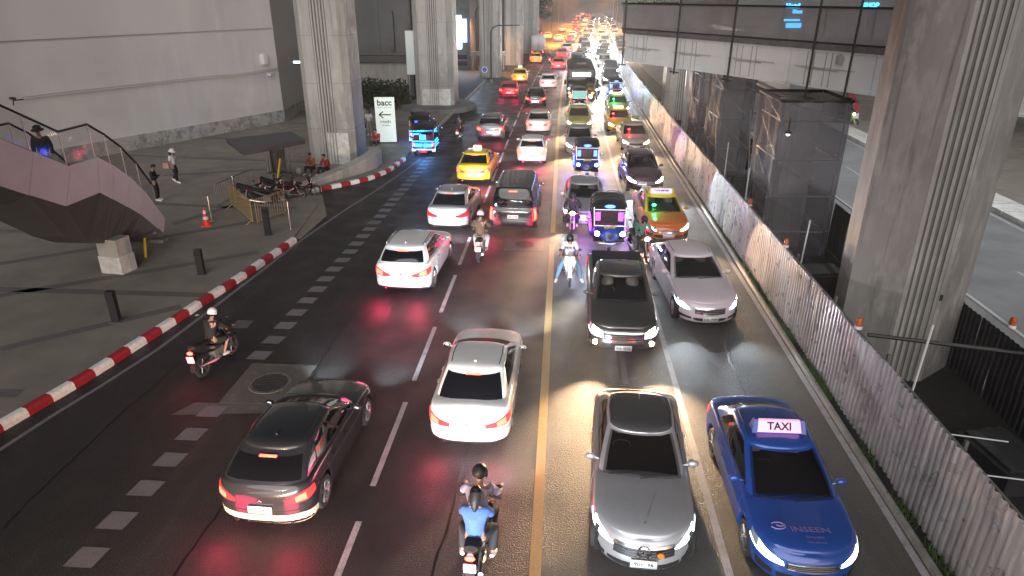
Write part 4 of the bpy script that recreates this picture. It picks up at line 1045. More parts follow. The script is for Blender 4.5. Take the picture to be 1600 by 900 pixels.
# ------------------------------------------------------------------ street furniture on the plaza
def bollard(x, y, h, label, rz=0.):
    t = empty('bollard', (x, y, .13), rz, label, 'bollard', 'dark square bollards along the kerb')
    mb = MB(); mb.box(-.11,.11,-.09,.09,0,h); ob('post', mb.mesh('bollard', M['blackpl'], smooth=False), t)
    mb = MB(); mb.box(-.16,.16,-.14,.14,0,.02); ob('base_plate', mb.mesh('plate', M['conc_dk'], smooth=False), t)
    mb = MB(); mb.box(-.112,.112,-.10,-.05,h-.22,h-.05); ob('light_slot', mb.mesh('slot', M['matt'], smooth=False), t)
bollard(-12.25,20.9,.92,'dark square bollard by the kerb, in front of the stair foot',.1)
bollard(-12.95,17.15,.98,'dark square bollard nearest the camera, beside the red and white kerb',.1)
bollard(-11.62,25.1,1.15,'dark square bollard between the yellow barriers and the end of the kerb',.1)
def spost(x, y, h, label):
    mb = MB(); mb.lathe([(.001,h+.02),(.05,h),(.055,h-.03),(.05,.02),(.1,.02),(.1,0)], 14); tag(ob('steel_bollard', mb.mesh('steel', M['steel']), None, (x,y,.13)), label, 'bollard', 'round steel bollards')
spost(-11.0,25.9,1.2,'slim silver round post at the very end of the striped kerb')
spost(-14.75,26.7,1.1,'short silver round post just behind the traffic cone')
spost(-15.0,29.6,1.25,'silver round post at the corner of the yellow barriers')
# cone
t = empty('traffic_cone', (-14.7,26.15,.13), .3, 'orange traffic cone with white band beside the silver post', 'cone')
corg = mat('cone_orange', (.75,.05,.03), .45)
mb = MB(); mb.box(-.2,.2,-.2,.2,0,.04); mb.lathe([(.15,.04),(.03,.78),(.001,.78)], 20); ob('cone_body', mb.mesh('cone', corg), t)
for z0, z1 in ((.28,.40),(.52,.66)):
    r = lambda z: .15-(z-.04)*.12/.74+.003; mb = MB(); mb.lathe([(r(z0),z0),(r(z1),z1)], 20); ob('reflective_band', mb.mesh('band', M['white'], ang=0), t)
# crowd barriers
M['dullgold'] = mat('dull_gold_paint', (.34,.25,.11), .45, metal=.3)
def barrier(a, b, label, col='dullgold'):
    A_, B_ = Vector((*a,.13)), Vector((*b,.13)); L = (B_-A_).length
    t = empty('crowd_barrier', A_, atan2((B_-A_).y, (B_-A_).x), label, 'barrier', 'tubular crowd barriers')
    mb = MB(); mb.tube([(0,0,.15),(0,0,1.0),(.08,0,1.08),(L-.08,0,1.08),(L,0,1.0),(L,0,.15),(.0,0,.15)], .022, 6); ob('barrier_frame', mb.mesh('frame', M[col]), t)
    k = .12
    while k < L-.05: mb = MB(); mb.tube([(k,0,.15),(k,0,1.07)], .010, 4, cap=False); ob('bar', mb.mesh('bar', M[col]), t); k += .13
    for x in (.2, L-.2): mb = MB(); mb.tube([(x,-.25,.0),(x,0,.16),(x,.25,.0)], .018, 5); ob('foot', mb.mesh('foot', M[col]), t)
barrier((-15.4,28.6), (-15.0,31.6), 'grey tubular barrier seen end on behind the traffic cone', 'steel')
barrier((-14.9,28.9), (-12.75,26.3), 'yellow tubular barrier slanting toward the dark bollard')
barrier((-12.6,26.4), (-11.95,27.9), 'short yellow barrier behind the dark bollard')
beam('yellow_post', (-13.9,31.6,.13), (-13.6,31.9,1.7), .05, 'glowing yellow tipped pole beside the parked motorcycles', 'yellow', 'pole')
# canopy shelter
t = empty('shelter', (-14.2,32.2,.13), 0, 'small waiting shelter with flat black canopy beside the pillar', 'shelter')
mb = MB(); C4 = [(-2.1,.0),(.3,2.1),(1.75,.15),(-.05,-2.7)]
mb.add([(x,y,2.2) for x,y in C4]+[(x*1.02,y*1.02,2.42) for x,y in C4]+[(x*.35,y*.35,2.0) for x,y in C4], [(4,5,6,7),(0,4,7,3),(3,7,6,2),(2,6,5,1),(1,5,4,0),(0,3,11,8),(3,2,10,11),(2,1,9,10),(1,0,8,9),(8,11,10,9)])
ob('canopy', mb.mesh('canopy', M['clad_dk'], smooth=False), t)
for x, y in ((-.95,1.7),(.1,1.9),(-.75,1.55)): mb = MB(); mb.tube([(x,y,0),(x,y,2.2)], .08, 10); ob('shelter_post', mb.mesh('post', M['steel']), t)
mb = MB(); mb.box(-.75,-.02,1.72,1.80,.4,2.25); ob('back_panel', mb.mesh('panel', M['conc_dk'], smooth=False), t)
mb = MB(); mb.box(-.7,-.08,1.69,1.72,1.55,2.15); ob('poster', mb.mesh('poster', mat('poster', (.25,.33,.12), .5, noise=[(5,(.08,.22,.3),.4,.6,U)]), smooth=False), t)
mb = MB(); mb.box(-.8,.4,1.1,1.5,.42,.48); ob('bench_seat', mb.mesh('bench', M['conc_dk'], smooth=False), t)
# low curved concrete wall with the planter end
mb = MB(); pth = [(-12.55,32.2),(-12.1,33.0),(-11.5,34.0),(-10.7,35.3),(-10.2,36.6),(-10.15,37.9),(-10.5,38.8)]; rows = []
for i, (x, y) in enumerate(pth):
    h = [.25,.4,.55,.75,.9,.95,.95][i]; a = Vector((x, y, 0)); d = (Vector((*pth[min(i+1,6)],0))-Vector((*pth[max(i-1,0)],0))).normalized(); n = Vector((-d.y,d.x,0))
    rows.append([a+Vector((0,0,.1)), a+Vector((0,0,h-.04)), a+n*.04+Vector((0,0,h)), a+n*.7+Vector((0,0,h)), a+n*.75+Vector((0,0,.1))])
mb.grid(rows, flip=True); mb.add(rows[0], [(0,1,2,3,4)]); mb.add(rows[-1], [(4,3,2,1,0)]); tag(ob('low_wall', mb.mesh('low_wall', M['conc'], ang=30)), 'low curved concrete wall rising behind the second striped kerb', 'wall')

# ------------------------------------------------------------------ signs
t = empty('museum_sign', (-11.3,43.7,.13), R(8), 'tall white lit sign board reading bacc with a left arrow', 'sign')
glowb = mat('sign_face', (.78,.84,.76), .4, emit=(.8,.95,.82), es=.28)
mb = MB(); mb.box(-.62,.62,-.09,.09,0,2.9); ob('board', mb.mesh('board', glowb, smooth=False), t)
mb = MB(); mb.box(-.64,.64,-.11,.11,0,.08); ob('board_base', mb.mesh('base', M['blackpl'], smooth=False), t)
for tx, sz, z, b in (('bacc', .52, 2.56, .012), ('bangkok art and culture centre', .075, 2.27, 0), ('ทางเข้า', .25, 1.36, .003), ('ENTRANCE', .10, 1.14, .001)):
    ob('sign_lettering', text_mesh(tx, sz, .004, M['ink'], bold=b), t, (0,-.096,z), rot=(pi/2,0,0))
mb = MB()
for a, b in (((-.36,1.82),(.38,1.82)),((-.38,1.82),(-.12,2.02)),((-.38,1.82),(-.12,1.62))):
    d = Vector((b[0]-a[0],0,b[1]-a[1])).normalized(); n = Vector((-d.z,0,d.x))*.035; A_ = Vector((a[0],-.098,a[1])); B_ = Vector((b[0],-.098,b[1]))
    mb.add([A_-n,B_-n,B_+n,A_+n,A_-n-Vector((0,.004,0)),B_-n-Vector((0,.004,0)),B_+n-Vector((0,.004,0)),A_+n-Vector((0,.004,0))], [(0,1,2,3),(7,6,5,4),(0,4,5,1),(2,6,7,3),(0,3,7,4),(1,5,6,2)])
ob('arrow', mb.mesh('arrow', M['ink'], smooth=False), t)
t = empty('shop_sign', (-13.0,63,0), 0, 'large white board partly hidden behind the second pillar', 'sign')
mb = MB(); mb.box(-1.0,2.6,0,.2,2.4,6.1); ob('board', mb.mesh('board', mat('board_white', (.6,.64,.63), .5, emit=(.75,.85,.85), es=.12), smooth=False), t)
for i, tx in enumerate(('CHAMCHURI', "INT'L SQUARE", 'SALE')):
    ob('sign_lettering', text_mesh(tx, .42, .004, M['ink'], align='LEFT', bold=.008), t, (-.05+.2*i,-.006,5.05-i*.62), rot=(pi/2,0,0))
mb = MB(); mb.box(-.9,-.8,.05,.15,0,2.4); mb.box(1.5,1.6,.05,.15,0,2.4); ob('sign_leg', mb.mesh('leg', M['steel'], smooth=False), t)

# ------------------------------------------------------------------ buildings behind
def block(name, x0, x1, y0, y1, z0, z1, m, label, cat='building', windows=None, wm='glassdk', lit=0.):
    t = empty(name, ((x0+x1)/2, y0, 0), 0, label, cat)
    cx = (x0+x1)/2; mb = MB(); mb.box(x0-cx,x1-cx,0,y1-y0,z0,z1); ob('wall', mb.mesh('wall', M[m] if isinstance(m,str) else m, smooth=False), t)
    if windows:
        nx, nz, z_a, z_b, side = windows
        for i in range(nx):
            for k in range(nz):
                zz = z_a+(z_b-z_a)*(k+.5)/nz; dz = (z_b-z_a)/nz*.34
                mm = M['lit'] if random.random() < lit else M[wm]
                if side == 'E': yy = (y1-y0)*(i+.5)/nx; dy = (y1-y0)/nx*.36; mb = MB(); mb.box(x1-cx-.05,x1-cx+.04,yy-dy,yy+dy,zz-dz,zz+dz)
                elif side == 'W': yy = (y1-y0)*(i+.5)/nx; dy = (y1-y0)/nx*.36; mb = MB(); mb.box(x0-cx-.04,x0-cx+.05,yy-dy,yy+dy,zz-dz,zz+dz)
                else: xx = x0-cx+(x1-x0)*(i+.5)/nx; dx = (x1-x0)/nx*.36; mb = MB(); mb.box(xx-dx,xx+dx,-.04,.05,zz-dz,zz+dz)
                ob('window', mb.mesh('window', mm, smooth=False), t)
    return t
M['glassdk'] = mat('dark_window', (.02,.022,.028), .12, coat=.3)
M['lit'] = mat('lit_window', (.5,.4,.3), .4, emit=(1,.75,.5), es=1.4)
M['greywall'] = mat('grey_panel_wall', (.13,.13,.13), .6, noise=[(.3,(.10,.10,.10),.4,.6,U)])
M['blueg'] = mat('blue_panel', (.18,.21,.24), .4)
t = block('department_store', -26, -14.3, 67, 80, 0, 14, 'greywall', 'dark grey panelled store wall between the first two pillars')
mb = MB(); mb.box(-5.8,5.4,-.4,0,1.0,3.1); ob('pale_plinth', mb.mesh('plinth', M['conc'], smooth=False), t)
mb = MB(); mb.box(-5.8,5.5,-.75,.0,3.15,3.7); ob('dark_fascia', mb.mesh('fascia', M['clad_dk'], smooth=False), t)
for x in (-5.8,-2.9,0,2.9):
    mb = MB(); mb.box(x+.02,x+2.85,-.06,.0,3.75,9.5); ob('wall_panel', mb.mesh('panel', M['greywall'], smooth=False), t)
    mb = MB(); mb.box(x+.02,x+2.85,-.06,.0,9.55,13.9); ob('wall_panel', mb.mesh('panel', M['greywall'], smooth=False), t)
mb = MB(); mb.box(3.9,4.3,-.5,-.06,4.2,7.6); ob('wall_fin', mb.mesh('fin', M['conc_dk'], smooth=False), t)
t = empty('glazed_entrance', (-13.2,68,0), 0, 'tall blue grey glazed bay above the large white board', 'building')
for z0, z1 in ((0,4.0),(4.1,6.3),(6.4,8.4),(8.5,11)):
    for x in (-1.0,.7): mb = MB(); mb.box(x,x+1.6,0,.1,z0,z1); ob('pane', mb.mesh('pane', M['blueg'], smooth=False), t)
mb = MB(); mb.box(-1.1,2.4,.1,.4,0,11); ob('bay_frame', mb.mesh('frame', M['clad_dk'], smooth=False), t)
t = block('screen_building', -22, -12.0, 92, 110, 0, 16, 'conc_dk', 'building carrying the glaring blue white video screen', windows=(3,2,.4,2.0,'S'))
mb = MB(); mb.box(5.0,9.6,-.4,.4,1.8,2.3); ob('canopy', mb.mesh('canopy', M['conc'], smooth=False), t)
for x in (5.3,7.2,9.3): mb = MB(); mb.box(x-.1,x+.1,-.3,-.1,0,1.8); ob('canopy_post', mb.mesh('post', M['conc'], smooth=False), t)
mb = MB(); mb.box(2.2,3.9,-.15,0,2.6,6.6); ob('screen', mb.mesh('screen', glow('led_screen', (.55,.8,1.), 7), smooth=False), t)
mb = MB(); mb.box(4.0,4.6,-.15,0,3.4,6.2); ob('screen', mb.mesh('screen', glow('led_screen_side', (.3,.5,1.), 3), smooth=False), t)
mb = MB(); mb.box(1.9,2.5,-.6,-.2,2.2,5.1); ob('side_banner', mb.mesh('banner', M['conc_lt'], smooth=False), t)
lamp(t, 'AREA', (3.4,-1.2,4.5), 900, (.6,.78,1.), rot=(R(75),0,R(155)), size=2, name='screen_glow')
block('roadside_building', -30, -10.5, 128, 190, 0, 22, 'conc_dk', 'dark building behind the distant trees on the left', windows=(10,4,3,20,'E'), lit=.25)
block('office_block', -24, -8, 210, 330, 0, 45, 'conc_dk', 'far dark office block above the left end of the street', windows=(14,9,3,44,'E'), lit=.25)
t = block('night_market', 27, 60, 118, 135, 0, 15, 'greywall', 'dark building with blue neon above the skywalk railing', windows=(8,3,9,14,'S'), lit=.25)
for x, z, s_, tx in ((35.6-43.5,7.4,.9,'Hotel'),(36.4-43.5,6.6,.8,'Siam'),(40-43.5+7.4,7.5,.9,'SHOP')): ob('neon_sign', text_mesh(tx, s_, .1, M['g_cyan'], bold=.04), t, (x,-.3,z), rot=(pi/2,0,0))
mb = MB(); mb.box(-8.5,-6.2,-.3,0,4.2,4.9); mb.box(-9,-6.5,-.3,0,5.2,5.5); ob('neon_strip', mb.mesh('neon', M['g_cyan'], smooth=False), t)
block('shop_row', 22, 27, 70, 112, 0, 5, 'greywall', 'low dark shop row across the opposite road', windows=(8,1,1,4,'W'), lit=.5)
# hedge
def leaves(mb, c, r, n, s, rnd):
    for _ in range(n):
        v = Vector((rnd.gauss(0,1), rnd.gauss(0,1), rnd.gauss(0,1))).normalized()*(rnd.random()**.4)
        p = Vector(c)+Vector((v.x*r[0], v.y*r[1], v.z*r[2])); a = Vector((rnd.uniform(-1,1),rnd.uniform(-1,1),rnd.uniform(-.6,.6))).normalized(); b = a.cross(Vector((rnd.uniform(-1,1),rnd.uniform(-1,1),rnd.uniform(-1,1)))).normalized()
        q = s*rnd.uniform(.6,1.3); mb.add([p-a*q, p+b*q*.5, p+a*q, p-b*q*.5], [(0,1,2,3)])
rnd = random.Random(3); mb = MB()
for i in range(14): leaves(mb, (-18.6+i*.42, 57.5+rnd.uniform(-.2,.2), 1.4+rnd.uniform(-.15,.25)), (.5,.5,1.2), 230, .16, rnd)
t = tag(ob('hedge', mb.mesh('hedge', M['leafdk'], smooth=False)), 'dark clipped hedge behind the sign reading bacc', 'hedge')
def tree(x, y, h, r, label, m='leafdk', n=26, s=.4, seed=0, group='street trees'):
    rnd = random.Random(seed); t = empty('tree', (x, y, 0), 0, label, 'tree', group)
    mb = MB(); mb.tube([(0,0,0),(.1,.05,h*.3),(-.05,.1,h*.6),(.1,0,h*.85)], [.22,.17,.11,.04], 8)
    for k in range(7):
        a = k*2.4; z = h*(.35+.07*k); mb.tube([(0,0,z),(cos(a)*r*.4,sin(a)*r*.4,z+h*.1),(cos(a)*r*.8,sin(a)*r*.8,z+h*.18)], [.09,.05,.02], 5)
    ob('trunk', mb.mesh('trunk', M['bark']), t); mb = MB()
    for k in range(n):
        a = rnd.uniform(0,2*pi); q = r*rnd.random()**.6; leaves(mb, (cos(a)*q,sin(a)*q,h*(.55+.45*rnd.random()*(1-q/r*.4))), (r*.3,r*.3,r*.22), 60, s, rnd)
    ob('crown', mb.mesh('crown', M[m], smooth=False), t); return t
tree(-6.6,132,11,3.4,'nearest dark street tree just past the railway pillars',seed=1)
tree(-6.8,145,10,3.6,'second dark street tree behind the nearest one on the left',seed=2)
tree(-6.9,160,12,4,'third dark street tree far up the left pavement',seed=3)
tree(-6.9,178,12,4.5,'fourth dark street tree where the street lamps turn orange',seed=4)
tree(16.5,150,10,4.5,'orange lit tree above the left end of the skywalk',m='leafy',seed=5)
tree(20,175,12,5,'larger orange lit tree behind the one above the skywalk end',m='leafy',seed=6)
tree(33,50,5,3,'yellow green lit bush tree at the right edge beyond the other road',m='leafy',seed=8,s=.2)
# street lamps
def street_lamp(x, y, h, arm, label, lit=None, m='blacksteel', name='street_lamp', group='street lamps'):
    t = empty(name, (x, y, .1), 0, label, 'street lamp', group)
    mb = MB(); mb.tube([(0,0,0),(0,0,h-.6),(arm*.08,0,h-.2),(arm*.25,0,h),(arm,0,h+.02)], [.1,.08,.07,.06,.045], 8); ob('pole', mb.mesh('pole', M[m]), t)
    mb = MB(); mb.lathe([(.18,0),(.2,.05),(.13,.35)], 10); ob('pole_base', mb.mesh('base', M['conc_dk']), t)
    mb = MB(); s = 1 if arm > 0 else -1; mb.prism([(arm,-.16),(arm+s*.7,-.12),(arm+s*.7,.12),(arm,.16)], h-.04, h+.07); ob('lamp_head', mb.mesh('head', M['conc'], smooth=False), t)
    if lit:
        mb = MB(); mb.box(min(arm+s*.05,arm+s*.62),max(arm+s*.05,arm+s*.62),-.1,.1,h-.07,h-.045); ob('lamp_glass', mb.mesh('glass', glow('street_bulb', lit[0], 30), smooth=False), t)
        lamp(t, 'SPOT', (arm+s*.35,0,h-.15), lit[1], lit[0], rot=(0,0,0), size=.3, spot=150, blend=.6, name='street_light')
street_lamp(-7.85,77.5,5.9,3.1,'curved arm lamp post in front of the orange lit pillar')
OR = (1.,.34,.045)
for y, lb in ((150,'nearest orange street lamp on the far left pavement'),(182,'second orange street lamp on the far left pavement'),(215,'third orange street lamp on the far left pavement'),(250,'fourth orange street lamp on the far left pavement')):
    street_lamp(cv(y)-7.6, y, 9.5, 3.2, lb, (OR, 50000), group='orange street lamps')
street_lamp(21.3, 27.5, 9, -2.5, 'added unseen street lamp just right of the frame, lighting the opposite road', ((.95,.97,1.), 2000), group='added lamps of the opposite road')  # unseen lamp added to brighten the opposite road
street_lamp(21.3, 42, 9, -2.5, 'added unseen street lamp behind the huge pillar, lighting the opposite road', ((.95,.97,1.), 2000), group='added lamps of the opposite road')  # second unseen lamp added for the opposite road, out of sight
for y, lb in ((155,'first orange street lamp beyond the skywalk end'),(200,'second orange street lamp beyond the skywalk end')): street_lamp(cv(y)+8, y, 9, -2.5, lb, (OR, 50000), group='orange street lamps')
street_lamp(-11.2,92,7.5,1.6,'lamp post with a warm glowing head in front of the glaring screen', ((1.,.5,.22), 5200), group='street lamps')  # post carries a warm bulb and spot
beam('thin_pole', (-7.8,71,.1), (-7.9,71,9.5), .05, 'thin violet pole carrying the round blue traffic sign', 'conc_dk', 'pole')
t = empty('round_sign', (-7.85,70.9,2.1), 0, 'round blue traffic sign on the thin pole', 'sign')
mb = MB(); mb.lathe([(.001,-.02),(.3,-.02),(.3,.02),(.001,.02)], 20, Matrix.Rotation(pi/2,4,'X')); ob('disc', mb.mesh('disc', M['white'], ang=30), t)
mb = MB(); mb.lathe([(.001,.03),(.23,.03),(.23,.021)], 20, Matrix.Rotation(pi/2,4,'X')); ob('symbol', mb.mesh('disc', mat('sign_blue', (.03,.08,.5), .4), ang=30), t)
# road-side white island marks near the second pillar, barrier boards, litter
for i, (x, y) in enumerate(((23.0,56.4),(23.6,58.5),(24.3,60.7),(25.0,62.9))):
    t = empty('road_barrier', (x, y, 0), R(73), ('nearest','second','third','farthest')[i] + ' red and white water barrier across the opposite road', 'barrier', 'red and white road barriers')
    mb = MB(); mb.prism([(-.95,-.28),(.95,-.28),(.95,.28),(-.95,.28)], 0, .55); ob('barrier_lower', mb.mesh('b', M['white'], smooth=False), t)
    mb = MB(); mb.prism([(-.95,-.2),(.95,-.2),(.95,.2),(-.95,.2)], .55, 1.3); ob('barrier_upper', mb.mesh('b', M['kerb_red'], smooth=False), t)
    for x_ in (-.5,0,.5): mb = MB(); mb.box(x_-.04,x_+.04,-.23,-.2,.6,1.25); ob('rib', mb.mesh('r', M['kerb_red'], smooth=False), t)
for x, y, lb in ((-10.9,17.9,'tiny white scrap of litter in the gutter by the kerb'),(6.62,10.9,'scrap of white paper lying in the gutter under the fence')):
    mb = MB(); mb.add([(-.05,-.04,.01),(.06,-.03,.03),(.05,.05,.01),(-.04,.04,.04)], [(0,1,2,3)]); tag(ob('litter', mb.mesh('litter', M['white']), None, (x,y,.02)), lb, 'litter')
# ------------------------------------------------------------------ people
def skin(name, nodes, edges, root, m, parent=None, sub=1, bs=.4):
    """nodes: {key: (pos, radius)}"""
    keys = list(nodes); ix = {k: i for i, k in enumerate(keys)}
    me = bpy.data.meshes.new(name); me.from_pydata([nodes[k][0] for k in keys], [(ix[a], ix[b]) for a, b in edges], []); me.materials.append(m)
    o = ob(name, me, parent); md = o.modifiers.new('skin', 'SKIN'); md.branch_smoothing = bs; md.use_smooth_shade = True
    for i, k in enumerate(keys):
        r = nodes[k][1]; sv = me.skin_vertices[0].data[i]; sv.radius = r if isinstance(r, tuple) else (r, r); sv.use_root = (k == root)
    o.modifiers.new('sub', 'SUBSURF').levels = sub; o.modifiers['sub'].render_levels = sub
    return o
POSES = {
 'ride': dict(pelvis=(0,-.16,.86), spine=(0,-.12,1.05), chest=(0,-.02,1.25), neck=(0,.04,1.38), head=(0,.10,1.51), sh=(.19,-.0,1.33), el=(.30,.16,1.12), wr=(.30,.40,1.06), hip=(.10,-.14,.82), kn=(.22,.26,.74), an=(.17,.06,.34), toe=(.19,.22,.30)),
 'pillion': dict(pelvis=(0,-.16,.90), spine=(0,-.14,1.10), chest=(0,-.08,1.30), neck=(0,-.02,1.41), head=(0,.04,1.54), sh=(.18,-.07,1.36), el=(.24,.08,1.15), wr=(.17,.26,1.10), hip=(.10,-.14,.86), kn=(.26,.24,.80), an=(.24,.0,.42), toe=(.27,.14,.36)),
 'footdown': dict(pelvis=(0,-.16,.86), spine=(0,-.12,1.05), chest=(0,-.04,1.26), neck=(0,.02,1.39), head=(0,.06,1.52), sh=(.18,-.03,1.38), el=(.28,.14,1.14), wr=(.30,.40,1.06), hip=(.11,-.14,.82), kn=(.32,.16,.52), an=(.42,.10,.09), toe=(.46,.26,.05)),
 'stand': dict(pelvis=(0,0,.92), spine=(0,.0,1.10), chest=(0,.01,1.30), neck=(0,.01,1.47), head=(0,.03,1.61), sh=(.18,0,1.42), el=(.23,-.02,1.14), wr=(.24,.06,.90), hip=(.09,0,.88), kn=(.10,.03,.49), an=(.10,-.02,.09), toe=(.12,.14,.04)),
 'walk': dict(pelvis=(0,0,.91), spine=(0,.01,1.10), chest=(0,.03,1.30), neck=(0,.04,1.46), head=(0,.07,1.60), sh=(.18,.02,1.41), el=(.22,.0,1.14), wr=(.22,.12,.93), hip=(.09,0,.87), kn=(.09,.12,.50), an=(.09,.12,.10), toe=(.10,.27,.05), kn2=(-.09,.02,.50), an2=(-.09,-.26,.18), toe2=(-.09,-.14,.06), wr2=(-.24,-.10,.93)),
 'sit': dict(pelvis=(0,-.1,.30), spine=(0,-.10,.50), chest=(0,-.03,.70), neck=(0,.03,.86), head=(0,.09,.99), sh=(.18,-.0,.80), el=(.24,.14,.56), wr=(.12,.30,.50), hip=(.10,-.08,.27), kn=(.20,.34,.42), an=(.16,.46,.07), toe=(.18,.60,.04)),
 'phone': dict(pelvis=(0,0,.92), spine=(0,.0,1.10), chest=(0,.0,1.30), neck=(0,.02,1.46), head=(0,.08,1.59), sh=(.18,0,1.42), el=(.23,.04,1.14), wr=(.12,.30,1.16), hip=(.09,0,.88), kn=(.10,.05,.49), an=(.10,.0,.09), toe=(.12,.16,.04)),
}
def cloth(c, name='cloth'): return mat(name, c, .85, noise=[(6,tuple(x*.7 for x in c),.45,.7,U)], bump=(14,.5,.02))
def person(pose, loc, rz, label, top, legs, hair='hair', z=0., scale=1., hands=False, helmet=None, shoes=None, shorts=False, hat=None, group=None, longhair=False, sleeve=.95, bag=None, skinm=None):
    P = {}; q = POSES[pose]
    for k, v in q.items():
        if k in ('pelvis','spine','chest','neck','head'): P[k] = Vector(v)
        elif not k.endswith('2'): P[k+'R'] = Vector(v); w_ = q.get(k+'2'); P[k+'L'] = Vector(w_) if w_ else Vector((-v[0], v[1], v[2]))
    t = empty('person', (loc[0], loc[1], z), rz, label, 'person', group); t.scale = (scale,)*3
    sk = skinm or M['skin']
    hd = P['head']; nk = P['neck']; up = (hd-nk).normalized(); fw = Vector((0,1,0)); fw = (fw-up*fw.dot(up)).normalized()
    N = dict(pelvis=(P['pelvis'],(.13,.10)), spine=(P['spine'],(.13,.10)), chest=(P['chest'],(.155,.11)), neck=(nk,.055), jaw=(hd-up*.05+fw*.012,(.062,.075)), skull=(hd+up*.04,(.078,.095)), crown=(hd+up*.10-fw*.005,(.05,.06)), nose=(hd+fw*.105-up*.005,.012))
    E_ = [('pelvis','spine'),('spine','chest'),('chest','neck'),('neck','jaw'),('jaw','skull'),('skull','crown'),('skull','nose')]
    for s in 'LR':
        N.update({'sh'+s:(P['sh'+s],.062),'el'+s:(P['el'+s],.042),'wr'+s:(P['wr'+s],.027),'hip'+s:(P['hip'+s],.088),'kn'+s:(P['kn'+s],.055),'an'+s:(P['an'+s],.036),'toe'+s:(P['toe'+s],.034)})
        E_ += [('chest','sh'+s),('sh'+s,'el'+s),('el'+s,'wr'+s),('pelvis','hip'+s),('hip'+s,'kn'+s),('kn'+s,'an'+s),('an'+s,'toe'+s)]
        d = (P['wr'+s]-P['el'+s]).normalized(); sx = 1 if s == 'R' else -1; lat = Vector((1,0,0)); lat = (lat-d*lat.dot(d)).normalized(); dn = d.cross(lat)*1.0
        if dn.z > 0: dn = -dn
        pc = P['wr'+s]+d*.055; N['palm'+s] = (pc,(.034,.018)); E_.append(('wr'+s,'palm'+s))
        if hands:
            for k, (o_, l_) in enumerate(((-.030,.062),(-.010,.075),(.010,.070),(.028,.055))):
                a = pc+lat*o_+d*.04; N[f'f{k}{s}'] = (a,.009); b = a+d*l_*.5+dn*.012; N[f'g{k}{s}'] = (b,.008); c = b+d*l_*.22+dn*l_*.5; N[f'h{k}{s}'] = (c,.007)
                E_ += [('palm'+s,f'f{k}{s}'),(f'f{k}{s}',f'g{k}{s}'),(f'g{k}{s}',f'h{k}{s}')]
            a = pc-lat*sx*.04+d*.0; N['t0'+s] = (a,.010); N['t1'+s] = (a-lat*sx*.015+d*.035+dn*.02,.008); E_ += [('palm'+s,'t0'+s),('t0'+s,'t1'+s)]
    skin('body', N, E_, 'pelvis', sk, t)
    # shirt
    g = 1.2; C_ = dict(hem=(P['pelvis']+(P['spine']-P['pelvis'])*-.15,(.18,.145)), spine=(P['spine'],(.178,.145)), chest=(P['chest'],(.195,.15)), col=(P['chest']*.35+nk*.65,(.085,.075)))
    E2 = [('hem','spine'),('spine','chest'),('chest','col')]
    for s in 'LR':
        C_.update({'sh'+s:(P['sh'+s],.092),'up'+s:(P['sh'+s].lerp(P['el'+s],min(sleeve,1)),.070)}); E2 += [('chest','sh'+s),('sh'+s,'up'+s)]
        if sleeve > 1: C_['wr'+s] = (P['el'+s].lerp(P['wr'+s],.9),.04); E2.append(('up'+s,'wr'+s))
    skin('shirt', C_, E2, 'chest', top, t)
    C_ = dict(waist=(P['pelvis']+Vector((0,0,.07)),(.155,.13)), pelvis=(P['pelvis']-Vector((0,0,.02)),(.175,.145))); E2 = [('waist','pelvis')]
    for s in 'LR':
        C_.update({'hip'+s:(P['hip'+s],.115),'kn'+s:(P['kn'+s],.085)}); E2 += [('pelvis','hip'+s),('hip'+s,'kn'+s)]
        if not shorts: C_['an'+s] = (P['kn'+s].lerp(P['an'+s],.92),.066); E2.append(('kn'+s,'an'+s))
    skin('trousers', C_, E2, 'pelvis', legs, t)
    for s in 'LR':
        mb = MB(); a, b = P['an'+s], P['toe'+s]; mb.tube([a-(b-a)*.35+Vector((0,0,-.02)), a+Vector((0,0,-.02)), b, b+(b-a)*.25], [.03,.048,.045,.025], 8, sx=1); ob('shoe', mb.mesh('shoe', shoes or M['white']), t)
    # face, hair or helmet
    if hands:
        mb = MB()
        for sx in (-1,1): mb.ell(hd+fw*.088+Vector((sx*.032,0,.0))+up*.02, (.012,.006,.007), 8, 5)
        mb.ell(hd+fw*.092-up*.055, (.022,.006,.006), 8, 4)
        ob('eyes_and_mouth', mb.mesh('face', M['hair']), t)
        mb = MB()
        for sx in (-1,1): mb.ell(hd+Vector((sx*.082,0,0))+up*.005, (.012,.02,.03), 8, 5)
        ob('ears', mb.mesh('ears', sk), t)
    rot = up.to_track_quat('Z','Y').to_matrix().to_4x4()
    c = hd+up*.035-fw*.012
    if helmet:
        mb = MB(); rows = []
        for i in range(10):
            th = pi/2*(i/9)*1.28; r = [c+(fw*cos(a)*.145+fw.cross(up)*sin(a)*.125)*sin(th)+up*.145*cos(th)*(1 if th < pi/2 else .8) for a in [2*pi*j/20 for j in range(20)]]; rows.append(r)
        mb.grid(rows, wrap=True); ob('helmet', mb.mesh('helmet', helmet, ang=0), t)
        mb = MB(); mb.grid([[c+(fw*cos(a)*.15+fw.cross(up)*sin(a)*.13)*k+up*z for a in [-1.1+2.2*j/8 for j in range(9)]] for k, z in ((1,.02),(1.04,-.04),(.98,-.10))]); ob('visor', mb.mesh('visor', M['glass']), t)
        mb = MB(); mb.ell(c-up*.02, (.088,.1,.09)); ob('hair', mb.mesh('hair', M['hair']), t)
    else:
        mb = MB(); rows = []
        for i in range(9):
            th = 2.0*(i/8); r = []
            for j in range(18):
                a = 2*pi*j/18; f = max(0, cos(a)); l = min(th, 2.0-1.05*f**.6); r.append(c+(fw*cos(a)*.112+fw.cross(up)*sin(a)*.098)*sin(l)+up*.118*cos(l))
            rows.append(r)
        mb.grid(rows, wrap=True)
